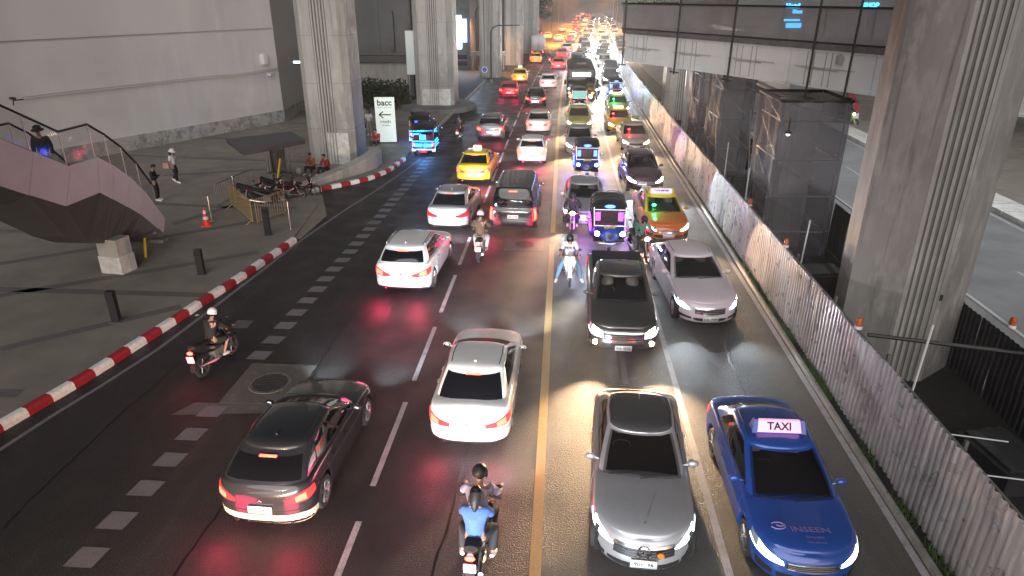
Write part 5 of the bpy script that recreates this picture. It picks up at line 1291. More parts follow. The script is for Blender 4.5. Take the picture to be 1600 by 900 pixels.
        if longhair: mb.tube([c-fw*.05, c-fw*.10-up*.1, c-fw*.11-up*.2, c-fw*.10-up*.26], [.09,.075,.05,.02], 10, sx=1.1)
        ob('hair', mb.mesh('hair', M[hair] if isinstance(hair, str) else hair), t)
    if hat:
        mb = MB(); rows = []
        for k, z_ in ((.001,.14),(.06,.135),(.105,.10),(.115,.04),(.118,.03),(.17,-.0),(.172,-.01)): rows.append([c+(fw*cos(a)*1.1+fw.cross(up)*sin(a))*k+up*z_ for a in [2*pi*j/18 for j in range(18)]])
        mb.grid(rows, wrap=True); ob('hat', mb.mesh('hat', hat), t)
    return t

# ------------------------------------------------------------------ motorbikes
def motorbike(loc, rz, label, colr, kind='scooter', lit_front=False, lit_rear=True, group='motorcycles', lean=0., plate=None, hp=0, front_col=None, tailk='tailhot', name='motorcycle'):
    t = empty(name, (loc[0], loc[1], 0), rz, label, 'motorcycle', group); t.rotation_euler = (0, lean, rz)
    r = .29; yf, yr = .63, -.60
    for y in (yf, yr):
        Mx = Matrix.Rotation(pi/2,4,'Y'); mb = MB(); h = .045 if y > 0 else .055
        mb.lathe([(r*.74,-h),(r*.95,-h*.8),(r,0),(r*.95,h*.8),(r*.74,h),(r*.70,0),(r*.74,-h)], 22, Mx); wo = ob('wheel', mb.mesh('tyre', M['rubber']), t, (0,y,r))
        mb = MB(); mb.lathe([(r*.70,-.025),(r*.76,-.03),(r*.76,.03),(r*.70,.025)], 22, Mx); mb.lathe([(.03,-.06),(.05,-.05),(.05,.05),(.03,.06)], 10, Mx)
        for k in range(6): a = k*pi/3; mb.tube([(0,cos(a)*.03,sin(a)*.03),(0,cos(a+.15)*r*.73,sin(a+.15)*r*.73)], .012, 4)
        ob('rim', mb.mesh('rim', M['rim']), wo)
    # body: front shield, underbone, seat cowl
    mb = MB()
    mb.grid([[Vector((x*wd, y+abs(x)**2*-.10, z)) for x in (-1,-.8,-.4,0,.4,.8,1)] for (y, z, wd) in ((.46,.42,.09),(.50,.62,.16),(.47,.80,.21),(.40,.95,.17),(.34,1.02,.10))])
    mb.tube([(0,.40,.62),(0,.15,.50),(0,-.1,.55),(0,-.35,.66),(0,-.62,.78),(0,-.86,.84)], [.10,.10,.12,.13,.11,.05], 10, sx=1.1)
    ob('fairing', mb.mesh('fairing', colr), t)
    mb = MB(); mb.tube([(0,-.02,.77),(0,-.2,.80),(0,-.5,.84),(0,-.78,.90),(0,-.84,.89)], [.05,.075,.08,.07,.03], 10, sx=1.7); ob('seat', mb.mesh('seat', M['matt']), t)
    mb = MB(); mb.grid([[Vector((x*.06, yf+cos(a)*(r+.05), r+sin(a)*(r+.05))) for x in (-1,-.5,.5,1)] for a in [R(30)+R(115)*k/8 for k in range(9)]]); ob('front_mudguard', mb.mesh('g', colr), t)
    mb = MB(); mb.grid([[Vector((x*.075, yr+cos(a)*(r+.06), r+sin(a)*(r+.06))) for x in (-1,-.5,.5,1)] for a in [R(85)+R(95)*k/8 for k in range(9)]]); ob('rear_mudguard', mb.mesh('g', M['matt']), t)
    for sx in (-1,1):
        mb = MB(); mb.tube([(sx*.07,yf,r),(sx*.07,.47,.70),(sx*.05,.40,.92)], .022, 7); ob('fork', mb.mesh('fork', M['steel']), t)
        mb = MB(); mb.tube([(sx*.06,-.15,.42),(sx*.09,yr,r)], .025, 6); ob('swing_arm', mb.mesh('arm', M['conc_dk']), t)
        mb = MB(); mb.tube([(0,.36,1.00),(sx*.16,.34,1.04),(sx*.34,.30,1.03)], .014, 6); mb.tube([(sx*.23,.325,1.035),(sx*.36,.295,1.03)], .022, 7); ob('handlebar', mb.mesh('bar', M['matt']), t)
        mb = MB(); mb.tube([(sx*.22,.34,1.04),(sx*.30,.36,1.22)], .007, 4); mb.ell((sx*.32,.36,1.24), (.06,.02,.038), 10, 6); ob('mirror', mb.mesh('mirror', M['matt']), t)
        mb = MB(); mb.ell((sx*.19,.40,.88) if 1 else 0, (.045,.03,.025), 8, 6); ob('indicator', mb.mesh('ind', M['amber_off']), t)
        mb = MB(); mb.tube([(sx*.06,-.05,.36),(sx*.24,-.05,.34)], .016, 5); ob('footrest', mb.mesh('rest', M['matt']), t)
    mb = MB(); mb.tube([(.06,.05,.30),(.12,-.1,.26),(.14,-.35,.30),(.15,-.80,.40)], [.02,.025,.05,.045], 8); ob('exhaust', mb.mesh('ex', M['steel']), t)
    mb = MB(); mb.prism([(-.14,-.2),(.14,-.2),(.14,.18),(-.14,.18)], .26, .52); ob('engine', mb.mesh('engine', M['conc_dk']), t)
    mb = MB(); mb.ell((0,.45,.90), (.10,.05,.07), 12, 8); ob('headlight', mb.mesh('hl', M['head_w'] if lit_front else M['lens']), t)
    mb = MB(); mb.ell((0,-.88,.80), (.085,.035,.045), 12, 8); ob('taillight', mb.mesh('tl', M[tailk] if lit_rear else M['tail_off']), t)
    mb = MB(); mb.box(-.10,.10,-.925,-.91,.55,.72); po = ob('number_plate', mb.mesh('pl', M['plate'], smooth=False), t)
    mb = MB(); mb.tube([(0,-.80,.76),(0,-.90,.64),(0,-.88,.50)], .02, 5, sx=3); ob('plate_bracket', mb.mesh('pb', M['matt']), t)
    if plate: ob('plate_lettering', text_mesh(plate, .075, .001, M['ink'], bold=.001), po, (0,-.926,.635), rot=(pi/2,0,0))
    if hp: lamp(t, 'SPOT', (0,.54,.90), hp, (.85,.92,1) if front_col is None else front_col, rot=(R(80),0,0), size=.06, spot=65, blend=.7, name='headlight_beam')
    if lit_rear: lamp(t, 'POINT', (0,-1.05,.80), 12, (1,.05,.08), size=.08, name='brake_glow')
    return t
M['amber_off'] = mat('amber_lens_off', (.6,.25,.02), .2, coat=1.)

# ------------------------------------------------------------------ tuk-tuks
def tuktuk(loc, rz, label, body, glowk='g_purple', facing=True, plate='ฟก 8827', hp=0, hcol=(.7,.85,1), teal=False, marquee='g_blue', lit=True):
    t = empty('tuk_tuk', (loc[0], loc[1], 0), rz, label, 'tuk-tuk', 'tuk-tuks')
    K = lambda n, mb, m, p=t, ang=35: ob(n, mb.mesh(n, m if not isinstance(m, str) else M[m], ang=ang), p)
    for x, y in ((0,1.12),(.58,-.85),(-.58,-.85)):
        wo = ob('wheel', wheel_mesh(.24,.14).mesh('w', M['rubber']), t, (x,y,.24)); ob('rim', rim_mesh(.24,.14,5).mesh('r', M['rim']), wo)
    # front cowl
    mb = MB(); rows = []
    for (y, z, w_, b) in ((1.32,.42,.16,.10),(1.42,.55,.30,.16),(1.38,.72,.46,.26),(1.22,.90,.56,.30),(1.08,1.02,.60,.28)):
        rows.append([Vector((x*w_, y-b*abs(x)**2.2, z)) for x in (-1,-.85,-.6,-.3,0,.3,.6,.85,1)])
    mb.grid(rows); K('front_cowl', mb, body)
    for sx in (-1,1):
        mb = MB(); mb.add([(sx*.56,.95,.95),(sx*.60,.80,.40),(sx*.66,-1.1,.38),(sx*.68,-1.25,.95),(sx*.66,-.2,.98),(sx*.62,.35,.66),(sx*.60,.7,.62)], [(0,1,2,3,4,5,6) if sx < 0 else (6,5,4,3,2,1,0)])
        mb.add([(sx*.54,.95,.95),(sx*.57,.80,.40),(sx*.63,-1.1,.38),(sx*.65,-1.25,.95),(sx*.63,-.2,.98),(sx*.59,.35,.66),(sx*.57,.7,.62)], [(0,1,2,3,4,5,6) if sx > 0 else (6,5,4,3,2,1,0)])
        K('side_panel', mb, body, ang=0)
        mb = MB(); mb.grid([[Vector((sx*(.50+.22*u), -.85+cos(a)*.36, .24+sin(a)*.34+.02)) for u in (0,.5,1)] for a in [R(-5)+R(190)*k/10 for k in range(11)]]); K('rear_mudguard', mb, 'chrome' if not facing else body)
        mb = MB(); mb.tube([(sx*.57,1.06,1.0),(sx*.60,.78,1.66)], .022, 6); mb.tube([(sx*.64,-1.2,.9),(sx*.62,-1.15,1.62)], .022, 6); mb.tube([(sx*.62,-.15,.95),(sx*.61,-.15,1.64)], .02, 6); K('roof_pillar', mb, 'chrome')
        for zz in (.55,.72,.88):
            mb = MB(); mb.tube([(sx*.68,.2 if zz < .8 else -.1,zz),(sx*.70,-1.15,zz)], .022, 5); K('led_strip', mb, glowk)
        mb = MB(); mb.tube([(sx*.60,.74,1.62),(sx*.63,.0,1.40),(sx*.64,-.6,1.30),(sx*.64,-1.16,1.35)], .03, 5, sx=.5); K('side_curtain', mb, 'matt')
        mb = MB(); mb.tube([(sx*.47,1.20,.80),(sx*.47,1.33,.80)], [.10,.11], 16); K('headlight_housing', mb, 'chrome')
        mb = MB(); mb.ell((sx*.47,1.34,.80), (.09,.035,.09), 14, 8); K('headlight', mb, ('head_b' if hp and hcol[0] < .5 else 'head_w') if (lit and facing) else 'lens')
        mb = MB(); mb.tube([(sx*.58,.95,1.22),(sx*.74,.97,1.26)], .010, 5); mb.ell((sx*.78,.97,1.28), (.055,.02,.07), 10, 6); K('mirror', mb, 'chrome')
        mb = MB(); mb.box(sx*.60-.05,sx*.60+.05,-1.33,-1.28,.62,.78); K('taillight', mb, 'tailhot' if not facing else 'tail_off', ang=0)
    mb = MB(); mb.box(-.60,.60,-1.25,.95,.36,.42); K('floor', mb, 'blackpl')
    # roof, rounded vinyl
    mb = MB(); rows = []
    for i in range(15):
        f = i/14; y = -1.3+2.12*f; e = min(1, sin(pi*min(f,1-f)*1.0)*3.2+.15); e2 = (1-(2*f-1)**6)
        rows.append([Vector((.66*cos(a)*(.93+.07*e2), y, 1.56+ .30*e2*max(0,sin(a))**.7 - (.06 if f > .92 else 0))) for a in [pi*k/14 for k in range(15)]])
    mb.grid(rows, flip=True); mb.grid([[Vector((x, y, 1.55)) for y in (-1.3,.82)] for x in (-.66,.66)]); K('roof', mb, 'vinyl', ang=0)
    mb = MB()
    for y in (-.9,-.45,0,.4): mb.tube([Vector((.665*cos(a), y, 1.56+.315*max(0,sin(a))**.7)) for a in [pi*k/12 for k in range(13)]], .014, 5)
    K('roof_rib', mb, 'matt')
    # windscreen
    mb = MB(); mb.grid([[Vector((x, y-.05*abs(x*1.6)**2, z)) for x in (-.52,-.26,0,.26,.52)] for y, z in ((1.07,1.04),(.98,1.25),(.84,1.55))]); K('windscreen', mb, 'tealglow' if teal else 'clearglass')
    mb = MB(); mb.tube([(-.56,1.05,1.02),(0,1.10,1.03),(.56,1.05,1.02)], .02, 6); mb.tube([(-.56,.80,1.57),(.56,.80,1.57)], .02, 6); K('windscreen_frame', mb, 'chrome')
    mb = MB(); mb.ell((0,.80,1.70), (.20,.05,.065), 16, 8); K('roof_light', mb, marquee)
    # inside: benches, driver's handlebar, decorated interior panel
    mb = MB(); mb.box(-.24,.24,.05,.45,.42,.62); K('driver_seat', mb, 'matt', ang=0)
    mb = MB(); mb.box(-.56,.56,-1.0,-.5,.45,.62); K('passenger_seat', mb, 'seatred', ang=0)
    mb = MB(); mb.box(-.58,.58,-1.16,-1.0,.6,1.22); K('seat_back', mb, 'seatred', ang=0)
    for sx in (-1,1):
        mb = MB(); mb.box(min(sx*.34,sx*.52),max(sx*.34,sx*.52),.62,.66,1.10,1.42); K('glow_panel', mb, glowk, ang=0)
    mb = MB(); mb.tube([(-.3,.72,1.08),(0,.82,1.06),(.3,.72,1.08)], .016, 6); K('handlebar', mb, 'matt')
    mb = MB(); mb.box(-.20,.20,1.13,1.15,.94,1.05); M_ = Matrix.Identity(4); po = K('number_plate', mb, 'plate_y', ang=0)
    if plate and facing: ob('plate_lettering', text_mesh(plate, .085, .001, M['ink'], bold=.001), po, (0,1.152,.995), rot=(pi/2,0,pi))
    mb = MB(); mb.tube([(-.42,1.36,.44),(0,1.50,.46),(.42,1.36,.44)], .022, 6); K('front_bumper', mb, 'chrome')
    mb = MB(); mb.lathe([(.001,0),(.09,.0),(.11,.05),(.001,.06)], 12, Matrix.Translation((0,1.40,.72)) @ Matrix.Rotation(-pi/2,4,'X')); K('cowl_emblem', mb, 'chrome')
    mb = MB(); mb.grid([[Vector((x*.09, 1.12+cos(a)*.31, .24+sin(a)*.31)) for x in (-1,-.5,.5,1)] for a in [R(15)+R(150)*k/8 for k in range(9)]]); K('front_mudguard', mb, body)
    # rear body
    mb = MB(); mb.add([(-.64,-1.26,.40),(.64,-1.26,.40),(.66,-1.32,.95),(-.66,-1.32,.95),(-.62,-1.10,.95),(.62,-1.10,.95),(-.6,-1.0,.4),(.6,-1.0,.4)], [(0,1,2,3),(3,2,5,4),(4,5,7,6),(0,3,4,6),(1,7,5,2)]); K('rear_panel', mb, body, ang=0)
    if not facing:
        for x0, x1, z0, z1 in ((-.55,-.06,.56,.74),(.06,.55,.56,.74),(-.18,.18,1.0,1.28)):
            mb = MB(); mb.box(x0,x1,-1.40,-1.33,z0,z1); K('glow_panel', mb, 'g_cyan', ang=0)
        mb = MB(); mb.tube([(-.66,-1.40,.90),(.66,-1.40,.90)], .03, 6); K('led_strip', mb, 'g_cyan')
        mb = MB(); mb.tube([(-.70,-1.45,.42),(.70,-1.45,.42)], .045, 6); K('rear_bumper', mb, 'white')
        mb = MB(); mb.box(-.24,.24,-1.46,-1.43,.26,.38); K('number_plate', mb, 'tail', ang=0)  # red-lit look of the plate put in as its own glow
        lamp(t, 'POINT', (0,-1.75,.7), 60, (.05,.35,1.), size=.3, name='led_glow')
    if facing and lit:
        lamp(t, 'POINT', (0,.35,1.42), 8, {'g_purple':(.6,.1,1.),'g_blue':(.15,.2,1.)}.get(glowk,(.2,.4,1)), size=.15, name='led_glow')
        for sx in (-1,1): lamp(t, 'POINT', (sx*.95,-.4,.6), 55, {'g_purple':(.6,.1,1.),'g_blue':(.1,.15,1.)}.get(glowk,(.2,.4,1)), size=.2, name='led_glow')
    if hp:
        for sx in (-1,1): lamp(t, 'SPOT', (sx*.47,1.42,.80), hp, hcol, rot=(R(79),0,0), size=.06, spot=65, blend=.7, name='headlight_beam')
    return t
M['vinyl'] = mat('black_vinyl', (.015,.014,.016), .42, coat=.3, bump=(5,.3,.02)); M['seatred'] = mat('red_vinyl', (.16,.02,.03), .5)
M['tealglow'] = mat('teal_glow_glass', (.15,.35,.32), .1, emit=(.2,.6,.5), es=.35); M['plate_y'] = mat('plate_yellow', (.65,.42,.12), .4)  # teal windscreen shine put into the pane as its own glow

# ------------------------------------------------------------------ bus and truck
def bus(loc, rz, label):
    t = empty('bus', (loc[0], loc[1], 0), rz, label, 'bus'); W, H, L = 1.24, 3.05, 11.; K = lambda n, mb, m, p=t, ang=35: ob(n, mb.mesh(n, M[m] if isinstance(m, str) else m, ang=ang), p)
    bp_ = mat('bus_paint', (.10,.035,.03), .4, coat=.6); rf = mat('bus_roof', (.09,.085,.08), .6)
    def ring(w, y0, y1, r=.18): return [(-w+r,y0),(w-r,y0),(w,y0+r),(w,y1-r),(w-r,y1),(-w+r,y1),(-w,y1-r),(-w,y0+r)]
    mb = MB(); mb.prism(ring(W,-L,0), .35, 1.25); K('lower_body', mb, bp_); mb = MB(); mb.prism(ring(W-.02,-L+.02,-.03), 1.25, 2.35); K('window_band', mb, 'blackpl')
    mb = MB(); mb.prism(ring(W,-L,0), 2.35, H-.2); mb.grid([[Vector((x*k,y*k2-.0 if 0 else y,z)) for x, y in [(a, b) for a, b in ring(W*k,-L+.05,-.05-.4*(1-k))]] for k, z in ((1,H-.2),(.96,H-.06),(.8,H),(.01,H+.02))], wrap=True); K('upper_body', mb, rf)
    for y in np.arange(-L+.5,-1.2,1.5):
        for sx in (-1,1): mb = MB(); mb.box(min(sx*(W-.01),sx*(W+.01)),max(sx*(W-.01),sx*(W+.01)),y,y+1.38,1.35,2.25); K('side_window', mb, 'glass', ang=0)
    mb = MB(); mb.grid([[Vector((x*W*.94, .02+.06*(1-x*x)+(0 if z < 2 else -.06), z)) for x in (-1,-.6,-.2,.2,.6,1)] for z in (1.15,1.7,2.3)]); K('windscreen', mb, 'glass')
    mb = MB(); mb.box(-.78,.78,.0,.05,2.42,2.72); K('destination_display', mb, glow('bus_display', (1.,.97,.9), 9), ang=0)
    mb = MB(); mb.box(-.6,.6,-3.6,-1.6,H,H+.22); K('roof_unit', mb, rf, ang=0)
    mb = MB(); mb.box(-.42,.42,-3.3,-1.9,H+.22,H+.25); K('roof_hatch', mb, 'conc', ang=0)
    for sx in (-1,1):
        mb = MB(); mb.tube([(sx*.88,.0,.72),(sx*.88,.05,.72)], .13, 14); K('headlight', mb, 'head_y')
        mb = MB(); mb.ell((sx*1.05,.03,1.0), (.09,.03,.07), 10, 6); K('indicator', mb, 'amber')
        mb = MB(); mb.tube([(sx*1.2,0,2.2),(sx*1.42,.15,2.15)], .02, 5); mb.box(sx*1.42-.09,sx*1.42+.09,.1,.16,1.75,2.15); K('mirror', mb, 'matt')
        mb = MB(); mb.tube([(0,.09,1.2),(sx*.55,.07,1.75)], .012, 4); K('wiper', mb, 'matt')
        lamp(t, 'SPOT', (sx*.88,.14,.72), 1500, (1,.82,.6), rot=(R(80),0,0), size=.07, spot=62, blend=.7, name='headlight_beam')
    mb = MB(); mb.box(-W+.05,W-.05,-.02,.08,.32,.52); K('front_bumper', mb, 'conc_dk', ang=0)
    mb = MB(); mb.box(-.25,.25,.08,.10,.36,.5); K('number_plate', mb, 'plate_y', ang=0)
    for y in (-1.9,-7.9):
        for sx in (-1,1): ob('wheel', wheel_mesh(.48,.28).mesh('w', M['rubber']), t, (sx*(W-.12),y,.48))
    return t
def box_truck(loc, rz, label):
    t = empty('box_truck', (loc[0], loc[1], 0), rz, label, 'truck'); K = lambda n, mb, m, p=t, ang=35: ob(n, mb.mesh(n, M[m] if isinstance(m, str) else m, ang=ang), p)
    mb = MB(); mb.box(-1.0,1.0,0,3.9,.85,3.0); K('cargo_box', mb, 'white', ang=0)
    for x in (-.98,.02): mb = MB(); mb.box(x,x+.96,-.03,0,.9,2.95); K('rear_door', mb, 'white', ang=0)
    mb = MB(); mb.prism([(-.9,4.0),(.9,4.0),(.9,5.3),(.7,5.6),(-.7,5.6),(-.9,5.3)], .5, 2.1); K('cab', mb, 'white')
    mb = MB(); mb.box(-.9,.9,.1,5.0,.5,.8); K('chassis', mb, 'matt', ang=0)
    for sx in (-1,1):
        mb = MB(); mb.box(sx*.85-.1,sx*.85+.1,-.06,0,.6,.75); K('taillight', mb, 'tailhot', ang=0)
        for y in (.9,4.6): ob('wheel', wheel_mesh(.36,.22).mesh('w', M['rubber']), t, (sx*.85,y,.36))
    mb = MB(); mb.box(-.22,.22,-.05,-.03,.55,.7); K('number_plate', mb, 'plate', ang=0)
    return t
# ------------------------------------------------------------------ traffic
PC = dict(silver=paint('paint_silver',(.46,.45,.47),.5), white=paint('paint_white',(.80,.80,.80)), pearl=paint('paint_pearl',(.72,.63,.69),.05), darkgrey=paint('paint_dark_grey',(.035,.035,.042),.4,.25),
  black=paint('paint_black',(.012,.012,.014),.0,.2), grey=paint('paint_grey',(.13,.13,.14),.6), bronze=paint('paint_bronze',(.10,.09,.088),.6,.3), blue=paint('paint_blue',(.018,.075,.36),.2,.3), maroon=paint('paint_maroon',(.06,.006,.018),.2,.25),
  yellow=paint('paint_yellow',(.78,.50,.02)), orange=paint('paint_orange',(.72,.17,.02)), green=paint('paint_green',(.05,.28,.08)), red=paint('paint_red',(.42,.015,.03)), beige=paint('paint_beige',(.50,.46,.40),.2), navy=paint('paint_navy',(.02,.03,.16)), olive=paint('paint_olive',(.33,.32,.08)), tuk=paint('paint_tuk',(.02,.06,.34)))
CW, WW, BW = (.84,.93,1.), (1.,.66,.38), (.80,.9,1.)
def away(kind, pc, x, y, h, label, **k):
    r = -R(h); L = TYPES[kind]['L']/2; d = Vector((-sin(r), cos(r))); k.setdefault('hp', 900 if y < 80 else 0); k.setdefault('hcol', CW); return car(kind, PC[pc] if isinstance(pc, str) else pc, (x+d.x*L, y+d.y*L), r, label, facing=False, **k)
def toward(kind, pc, x, y, h, label, **k):
    r = pi+R(h); L = TYPES[kind]['L']/2; d = Vector((-sin(r), cos(r))); return car(kind, PC[pc] if isinstance(pc, str) else pc, (x-d.x*L, y-d.y*L), r, label, facing=True, **k)
GA, GT = 'cars driving away on the left', 'cars queueing toward the camera'
# --- away
away('hatch','darkgrey',-5.18,9.22,1.7,'dark grey hatchback with glowing tail lights at lower left, lower bumper coloured as if headlight lit', group=GA, plate='2กง 5478', tp=14, over=dict(insert=M['bumper_headlit']) if 'bumper_headlit' in M else {})
away('sedan','white',-1.80,11.85,1.0,'white sedan seen from behind, alone in the middle lane ahead of the blue shirted riders', group=GA, plate='กต 3671', tp=16, hp=1600)
away('suv','white',-5.0,19.8,2.6,'white crossover seen from behind beside the passing white scooter', group=GA, plate='ฆจ 417', tp=18, hp=1500)
away('sedan','silver',-4.6,26.4,1.5,'silver white sedan with unlit tail lamps left of the black van', group=GA, plate='ศก 9031', tail='tail_off', brake='tail_off', tp=2)
away('van','black',-1.86,26.3,1.0,'big black van with ribbed roof and tall red tail lights', group=GA, cat='van', plate='ฮต 7750', tp=14)
tx = away('sedan','yellow',-4.5,34.0,2.0,'bright yellow taxi with a glowing cream roof sign, seen from behind', group=GA, cat='taxi', plate='ทว 2280', tp=10)
away('compact','white',-1.65,38.5,0,'white compact hatchback washed in red brake light behind the yellow taxi', group=GA, plate='กฉ 3354', tp=26, tail='tailhot')
away('suv','grey',-4.75,45.3,1,'dark grey crossover ahead of the yellow taxi near the lone rider', group=GA, lod=1, tp=8)
away('sedan','beige',-1.62,47.9,0,'beige sedan directly ahead of the red lit white hatchback', group=GA, lod=1, tp=8)
away('sedan','black',-2.3,60.5,-1,'glossy black sedan with amber rear lights behind a white sedan', group=GA, lod=1, tp=8)
away('sedan','white',-1.5,72.7,-1,'white sedan glaring white between the black sedan and the dark bus', group=GA, lod=1, tp=6)
away('hatch','red',-5.05,65.7,0,'bright red hatchback left of the black sedan', group=GA, lod=1, tp=14)
tx2 = away('sedan','yellow',-4.8,78.2,-1,'second yellow taxi, small, just ahead of the red hatchback', group=GA, lod=1, cat='taxi', tp=6)
away('suv','red',-.6,92,-1,'dark red sport utility car with bright brake lights left of the bus', group=GA, lod=1, tp=14)
away('compact','yellow',-3.9,101,-1,'pale yellow small taxi right behind the white box truck', group=GA, lod=1, cat='taxi', tp=8)
away('sedan','red',-.2,110,-1.5,'red sedan just ahead of the dark red sport utility car', group=GA, lod=2, tp=12)
away('sedan','white',.6,122,-2,'white sedan with red lamps, two ahead of the dark red utility car', group=GA, lod=2, tp=8)
box_truck((-4.1,114,0), -R(1), 'white box truck with square cargo body in the left lane')
FA = [('white',-1.2,150),('red',1.3,146),('beige',-3.6,160),('black',-6.0,168),('white',1.9,163),('red',3.3,178),('silver',-.5,192),('red',2.9,200),('beige',6.2,226),('red',3.6,240),('white',7.5,262),('black',5.2,275),('red',9.0,290),('beige',6.0,310),('red',10.5,330),('white',8.5,350)]
for i, (c, x, y) in enumerate(FA): away(['sedan','suv','hatch','compact'][i % 4], c, x, y, 2.2, f"tiny distant {c} car with red tail lights, {'first second third fourth fifth sixth seventh eighth ninth tenth eleventh twelfth thirteenth fourteenth fifteenth sixteenth'.split()[sorted(q[2] for q in FA).index(y)]} beyond the box truck", name='distant_car', lod=2, group='distant cars driving away', brake='tailhot', tail='tailhot')
for x, y, c, lb, hc in ((-5.3,1.6,'white','added unseen white car below the frame, lighting the dark grey hatchback from behind',WW),(-1.9,1.2,'grey','added unseen grey car below the frame, lighting the two up motorcycle from behind',CW)):
    away('sedan',c,x,y-4.6,0,lb, lod=1, group=GA, hp=4800, hcol=hc)  # unseen cars added so their headlights brighten the rears ahead
# --- toward the camera
mc = toward('merc','silver',1.56,8.62,-3.2,'silver saloon with three pointed star grille badge, nearest car at the bottom centre', group=GT, plate='9กข  96', hp=1500, hcol=CW, tp=0)
bt = toward('sedan','blue',4.25,8.5,0.5,'blue taxi with glowing pink TAXI roof sign beside the fence', group=GT, cat='taxi', hp=1500, hcol=(1,.9,.72), head='head_y')
toward('pickup','bronze',1.80,16.0,-1.0,'dark bronze pickup with black bed cover and four warm headlights', group=GT, cat='pickup truck', plate='ฒช 4503', hp=3200, hcol=WW, head='head_y')
toward('limo','pearl',4.48,18.1,3.9,'large pearly white saloon with plated grille between the pickup and the fence', group=GT, plate='ฌฌ 9999', hp=420, hcol=CW)
ot = toward('sedan','orange',4.30,25.5,2.,'orange and yellow taxi with green vacancy light behind the windscreen', group=GT, cat='taxi', hp=3000, hcol=WW, head='head_y', over={})
toward('hatch','silver',1.05,27.2,-1,'silver car waiting right behind the purple lit tuk-tuk', group=GT, plate='ขต 5590', hp=3000, hcol=WW, head='head_y')
toward('suv','maroon',4.2,32.6,2.5,'dark maroon crossover with white headlights ahead of the red lamp taxi', group=GT, plate='กม 662', hp=3200, hcol=CW)
toward('sedan','silver',1.15,41.1,0,'silver sedan behind the blue lit tuk-tuk', group=GT, lod=1, hp=3000, hcol=WW, head='head_y')
kx = toward('sedan','beige',4.65,42.4,1,'cream car with a red vacancy lamp half hidden behind the maroon crossover', group=GT, cat='taxi', lod=1, hp=1900, hcol=WW, head='head_y')
lx = toward('sedan','yellow',4.15,48.6,1,'yellow taxi with small red lamp in front of the green lit taxi', group=GT, cat='taxi', lod=1, hp=2600, hcol=WW, head='head_y')
gx_ = toward('sedan','olive',4.55,56.,0,'green and yellow taxi with glaring green vacancy light', group=GT, cat='taxi', lod=1, hp=3200, hcol=WW, head='head_y')
toward('suv','olive',1.25,48.5,0,'olive yellow car tucked behind the silver sedan in front of the bus', group=GT, cat='taxi', lod=1, hp=1900, hcol=WW, head='head_y')
toward('suv','black',5.2,76,0,'black car with blue marker behind the far tuk-tuk', group=GT, lod=1, hp=3200, hcol=CW)
toward('pickup','black',5.75,84.5,0,'black utility car with a pale windscreen glare under the skywalk end', group=GT, lod=1, hp=5000, hcol=CW, cat='pickup truck')
bus((1.65,62.5,0), pi+R(0), 'dark bus with glowing destination display in the middle of the queue')
ORD = 'first second third fourth fifth sixth seventh eighth ninth tenth eleventh twelfth thirteenth fourteenth fifteenth sixteenth seventeenth eighteenth nineteenth twentieth'.split() + ['twenty-'+q for q in 'first second third fourth fifth sixth seventh eighth ninth'.split()]
FT = []; cnt = [0,0,0]
rnd = random.Random(11)
for lane, xs in ((0,2.0),(1,5.3),(2,8.2)):
    y = (84,96,112)[lane]
    while y < 300:
        FT.append((rnd.choice(['white','black','silver','beige','grey','black']), xs+cv(y)+rnd.uniform(-.3,.3)-(.6 if y < 110 else 0), y, rnd.choice(['sedan','suv','pickup','hatch','van']), lane)); y += rnd.uniform(7.5,10.5)*(1 if y < 170 else 1.7)
for i, (c, x, y, k, lane) in enumerate(FT): toward(k, c, x, y, -.5, f"distant {c} {dict(sedan='saloon', suv='tall car', pickup='pickup', hatch='hatchback', van='van')[k]} with glaring headlights, {ORD[sum(1 for q in FT if q[4] == lane and q[2] < y)]} in the {('left','middle','right')[lane]} far file", name='distant_car', lod=2, group='distant queueing cars', hp=(6500 if y < 150 else 0), hcol=CW if i % 3 else WW, head='head_w' if i % 3 else 'head_y')

# --- taxi fittings
def roof_sign(t, x, y, z, w_, txt, face, lit=3., h=.17, txtm=None, side='paint', ends=None, two=True, tsz=.15, yaw=0):
    mb = MB(); mb.prism([(-w_/2,-.10),(w_/2,-.10),(w_/2,.10),(-w_/2,.10)], 0, .03)
    vs = [(-w_/2,-.14,.03),(w_/2,-.14,.03),(w_/2,.14,.03),(-w_/2,.14,.03),(-w_/2+.02,-.03,.03+h),(w_/2-.02,-.03,.03+h),(w_/2-.02,.03,.03+h),(-w_/2+.02,.03,.03+h)]
    mb.add(vs, [(0,1,5,4),(1,2,6,5),(2,3,7,6),(3,0,4,7),(4,5,6,7)])
    o = ob('roof_sign', mb.mesh('roof_sign', face, smooth=False), t, (x,y,z))
    if ends:
        for s in (-1,1): mb = MB(); mb.add([(s*w_/2,-.13,.0),(s*w_/2,.13,.0),(s*(w_/2-.015),.04,.05+h),(s*(w_/2-.015),-.04,.05+h),(s*(w_/2+.10),-.13,.0),(s*(w_/2+.10),.13,.0),(s*(w_/2+.06),.04,.05+h),(s*(w_/2+.06),-.04,.05+h)], [(0,1,2,3),(7,6,5,4),(3,2,6,7),(0,3,7,4),(1,5,6,2)]); ob('sign_end', mb.mesh('sign_end', ends, smooth=False), o)
    if txt:
        sl = atan2(.11, h)
        ob('sign_lettering', text_mesh(txt, tsz, .002, txtm or M['ink'], bold=.006), o, (0, .088, .032+h/2), rot=(pi/2-sl, 0, pi))
    return o
pinkf = mat('sign_pink', (.8,.45,.62), .4, emit=(1.,.42,.66), es=.75)
creamf = mat('sign_cream', (.8,.75,.5), .4, emit=(1.,.9,.6), es=1.6)
roof_sign(bt, 0, -.22, 1.462, .80, 'TAXI', pinkf, ends=PC['blue'], h=.19, tsz=.20)
